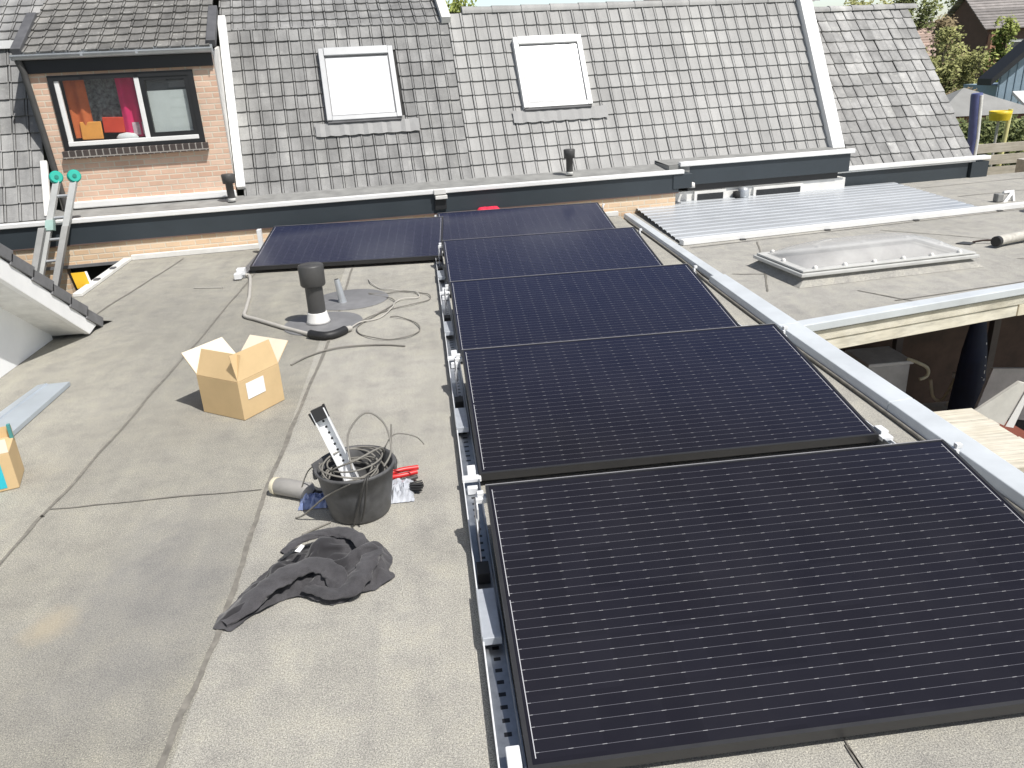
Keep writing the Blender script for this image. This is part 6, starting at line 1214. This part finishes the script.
def tree(name, label, base, parts, lm, group=None):
    t = thing(name, label, 'tree', base, 0, group); top = max(p[0][2] for p in parts)
    m_ = MB(); m_.tube([(0, 0, -.1), (.05, 0, top * .5), (0, .05, top)], [.16, .12, .04], 8)
    for i, (c, r, n, s) in enumerate(parts): m_.tube([(0, 0, top * .4), tuple(Vector(c) * .8), c], [.07, .05, .02], 6)
    m_.build('trunk', M['bark'], t)
    m_ = MB()
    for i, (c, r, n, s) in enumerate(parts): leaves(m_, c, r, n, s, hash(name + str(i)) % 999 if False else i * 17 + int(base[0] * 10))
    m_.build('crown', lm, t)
tree('broad_tree', 'olive green bushy tree behind the end house roof', (20.6, 30, -2.9), [((-.2, 0, 3.6), (1.3, 1.2, 1.5), 2600, .10), ((.7, .2, 2.4), (1.0, 1, 1.2), 1800, .10), ((-.6, 0, 1.8), (.9, 1, 1.2), 1400, .10), ((.3, -.3, 1.6), (1.1, .9, 1.0), 1200, .10)], M['leaf_olive'])
tree('rusty_tree', 'thin rusty brown tree in front of the brown brick house', (22.2, 33, -2.9), [((-.1, 0, 4.9), (.7, .7, 1.0), 900, .09), ((.3, 0, 3.6), (.8, .8, 1.0), 900, .09)], M['leaf_rust'])
tree('slim_tree', 'bright green slim tree in front of the brown brick house', (27.1, 36, -2.9), [((-.1, 0, 4.9), (.5, .5, .9), 700, .11), ((0, 0, 3.6), (.8, .7, 1.1), 1100, .11)], M['leaf_bright'])
tree('tall_tree', 'tall light green tree rising beyond the brown brick house', (40.5, 58, -2.9), [((0, 0, 8.0), (1.9, 1.8, 2.2), 1500, .2), ((.6, 0, 5.4), (1.9, 1.8, 2.0), 1200, .2)], M['leaf_bright'])
tree('dark_tree', 'dark green tree beyond the ridge of the end house', (33.5, 54, -2.9), [((0, 0, 7.0), (2.0, 1.8, 2.4), 1500, .2), ((1.4, 0, 5.0), (1.8, 1.6, 2.0), 1100, .2)], M['leaf_dark'])
tree('ridge_tree', 'yellow green tree showing just above the pale house ridge', (1.7, 30, -2.9), [((0, 0, 6.1), (1.0, 1, 1.3), 1200, .12)], M['leaf_bright'])
tree('garden_tree', 'mid green tree beyond the end house ridge', (28.5, 52, -2.9), [((0, 0, 6.4), (2.3, 1.8, 2.0), 1500, .2)], M['leaf_olive'])
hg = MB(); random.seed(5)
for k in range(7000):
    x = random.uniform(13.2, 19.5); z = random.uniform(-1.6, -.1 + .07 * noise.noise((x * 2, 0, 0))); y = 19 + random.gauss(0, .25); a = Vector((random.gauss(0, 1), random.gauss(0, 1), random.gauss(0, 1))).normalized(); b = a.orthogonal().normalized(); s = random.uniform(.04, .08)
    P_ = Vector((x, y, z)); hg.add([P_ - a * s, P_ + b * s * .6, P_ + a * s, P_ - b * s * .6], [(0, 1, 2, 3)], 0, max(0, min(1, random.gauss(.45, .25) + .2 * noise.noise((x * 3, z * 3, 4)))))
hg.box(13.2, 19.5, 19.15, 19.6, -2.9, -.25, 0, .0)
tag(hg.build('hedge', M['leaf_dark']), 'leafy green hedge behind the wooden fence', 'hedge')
bs = MB(); leaves(bs, (17.3, 24.5, -.1), (.9, .5, .45), 900, .07, 8); tag(bs.build('shrub', M['leaf_rust']), 'reddish green shrub below the boarded barn gable', 'shrub')

fc = thing('plank_fence', 'weathered horizontal plank fence beyond the end of the flat roof', 'fence', (9.2, 13.0, 0), R(4))
for z0, z1, yo in ((-.175, -.02, 0), (-.38, -.215, .0), (-.75, -.42, .02), (-1.2, -.78, .02), (-2.9, -1.22, .02)):
    m_ = MB(); m_.box(0, 8, yo, yo + .03, z0, z1); m_.build('board', M['fence'], fc, bevel=.004)
for i in range(4): m_ = MB(); m_.box(.1 + i * 2, .2 + i * 2, .05, .15, -2.9, -.05); m_.build('post', M['fence'], fc)
mb = MB(); mb.box(8.75, 9.25, 10.6, 10.95, -.6, -.0); tag(mb.build('garden_wall', M['concrete'], bevel=.01), 'low pale wall at the end of the flat roof by the fence', 'wall')
mb = MB(); mb.tube([(9.50, 13.0, -.4), (9.50, 13.0, .1), (9.435, 13.0, .80), (9.432, 13.0, .83)], [.085, .09, .095, .085], 14); o = mb.build('blue_pole', M['blue_pole']); tag(o, 'slate blue tube standing upright behind the end of the tiled roof', 'pole')
mb = MB(); mb.tube([(9.52, 12.93, -.38), (9.52, 12.93, .1), (9.455, 12.92, .80)], .035, 8); mb.build('pale_edge', M['white_dirty'], o)
kb = thing('korfball_post', 'yellow basket on a pale post standing before the hedge', 'basket post', (13.0, 17, 0))
mb = MB(); mb.lathe([(.20, -.0), (.225, .13), (.235, .20), (.225, .20), (.2, .02), (0, .01)], (-.02, 0, 0), 24); mb.build('basket', M['yellow'], kb)
mb = MB(); mb.tube([(.0, .05, -2.9), (.0, .05, .0)], .03, 8); mb.build('post', M['pvc_light'], kb)
mb = MB(); mb.tube([(.21, .1, -2.0), (.29, .1, .22)], .05, 8); tag(mb.build('yellow_post', mat('pale_yellow_paint', (.72, .66, .3), .6)), 'pale yellow leaning post right of the yellow basket', 'post'); col.objects['yellow_post'].location = (13.0, 17, 0)

sh = thing('hipped_shed', 'low shed with pale grey hipped roof behind the hedge', 'shed', (16.1, 22, 0), R(-8))
mb = MB(); rr_ = [(-1.5, -.6, -.25), (1.6, -.6, -.25), (1.6, 1.6, -.25), (-1.5, 1.6, -.25)]; ra, rb = (-.35, .4, .45), (-.2, .6, .45)
mb.add(rr_ + [ra, rb], [(0, 1, 5, 4), (1, 2, 5), (2, 3, 4, 5), (3, 0, 4)]); mb.build('hipped_roof', M['shed_roof'], sh)
mb = MB(); mb.box(-1.4, 1.5, -.5, 1.5, -2.9, -.25); mb.build('shed_wall', M['far_brick2'], sh)
bn_ = thing('boarded_barn', 'barn with blue grey boarded gable and black roof edge', 'barn', (19.4, 25, .05), R(-6))
mb = MB(); mb.add([(-.55, 0, -2.9), (4.5, 0, -2.9), (4.5, 0, 1.5), (2.0, 0, 2.9), (-.55, 0, .62)], [(0, 1, 2, 3, 4)]); mb.box(-.55, 4.5, .01, 2, -2.9, .3); mb.build('gable_wall', M['barn_wall'], bn_)
mb = MB()
for i in range(18): mb.box(-.5 + i * .24, -.47 + i * .24, -.02, 0, -2.9, .60 + i * .2)
mb.build('batten', mat('barn_batten', (.22, .30, .37), .7), bn_)
mb = MB(); mb.hexa([(-.95, -.3, .32), (2.2, -.3, 3.05), (2.2, .5, 3.05), (-.95, .5, .32)], [(-.95, -.3, .52), (2.2, -.3, 3.3), (2.2, .5, 3.3), (-.95, .5, .52)]); mb.build('roof', M['barn_roof'], bn_)
mb = MB(); mb.hexa([(18.4, 23, -.28), (20.5, 23, -.25), (20.5, 24, .1), (18.6, 24, .1)], [(18.4, 23, -.2), (20.5, 23, -.17), (20.5, 24, .2), (18.6, 24, .2)]); tag(mb.build('white_canopy', M['white']), 'white canopy roof in front of the boarded barn', 'canopy')

def far_house(name, label, base, rz, w_, d_, he_, hr, wm, rm, wins=(), chim=None):
    h = thing(name, label, 'house', base, rz)
    m_ = MB(); m_.box(0, w_, 0, d_, 0, he_); m_.add([(0, 0, he_), (0, d_, he_), (0, d_ / 2, hr)], [(0, 1, 2)]); m_.add([(w_, 0, he_), (w_, d_, he_), (w_, d_ / 2, hr)], [(0, 1, 2)]); m_.build('wall', wm, h)
    m_ = MB(); ov = .3; k = (hr - he_) / (d_ / 2)
    n = 13
    for side in (0, 1):
        for i in range(n):
            f = lambda t: ((-ov + (d_ / 2 + ov) * t) if not side else (d_ + ov - (d_ / 2 + ov) * t), he_ - ov * k + (hr - he_ + ov * k) * t + .1)
            (ya, za), (yb, zb) = f(i / n), f((i + 1) / n); m_.hexa([(-ov, ya, za + .05), (w_ + ov, ya, za + .05), (w_ + ov, yb, zb), (-ov, yb, zb)], [(-ov, ya, za + .10), (w_ + ov, ya, za + .10), (w_ + ov, yb, zb + .05), (-ov, yb, zb + .05)], 0, random.random())
    rf = m_.build('roof', rm, h)
    if chim: m_ = MB(); m_.box(chim[0], chim[0] + .6, d_ / 2 - .3, d_ / 2 + .3, hr - .6, hr + chim[1]); m_.build('chimney', wm, rf)
    for a, b, z0, z1 in wins:
        m_ = MB(); m_.box(a, b, -.05, -.0, z0, z1); wn = m_.build('window', M['white'], h); m_ = MB(); m_.box(a + .12, b - .12, -.07, -.05, z0 + .12, z1 - .12); m_.build('pane', mat('distant_glass', (.05, .06, .07), .1), wn)
    return h
M['far_roof_t'] = mat('distant_tiles', (.245, .225, .215), .85, var=.25, nscale=2.5, tint=.25)
far_house('brown_brick_house', 'brown brick house with grey tiled roof seen past the slim green tree', (30.5, 42, -2.9), R(-7), 12, 5.2, 5.3, 7.0, M['far_brick'], M['far_roof_t'], [(1.2, 3.0, 3.6, 4.7)])
mb = MB(); mb.box(30.3, 31.1, 41.35, 41.6, -2.9, 2.1); tag(mb.build('brick_pier', M['far_brick2']), 'reddish brick wall end at the front of the brown house', 'wall')
far_house('pink_brick_house', 'distant house with pinkish roof and a chimney beyond the olive tree', (31.0, 50, -2.9), R(10), 6, 7, 4.0, 6.0, M['far_brick2'], mat('pinkish_roof', (.40, .30, .25), .85, tint=.2), [], (.6, .9))
far_house('white_gable_house', 'distant pale gabled house just above the end house ridge', (24.0, 56, -2.9), R(75), 8, 5, 5.6, 8.0, M['white_dirty'], M['far_roof_t'])
far_house('red_brick_house', 'distant red brick house beside the white verge of the middle house', (16.5, 52, -2.9), R(0), 5, 8, 7.2, 9.5, M['far_brick2'], M['far_roof_t'])
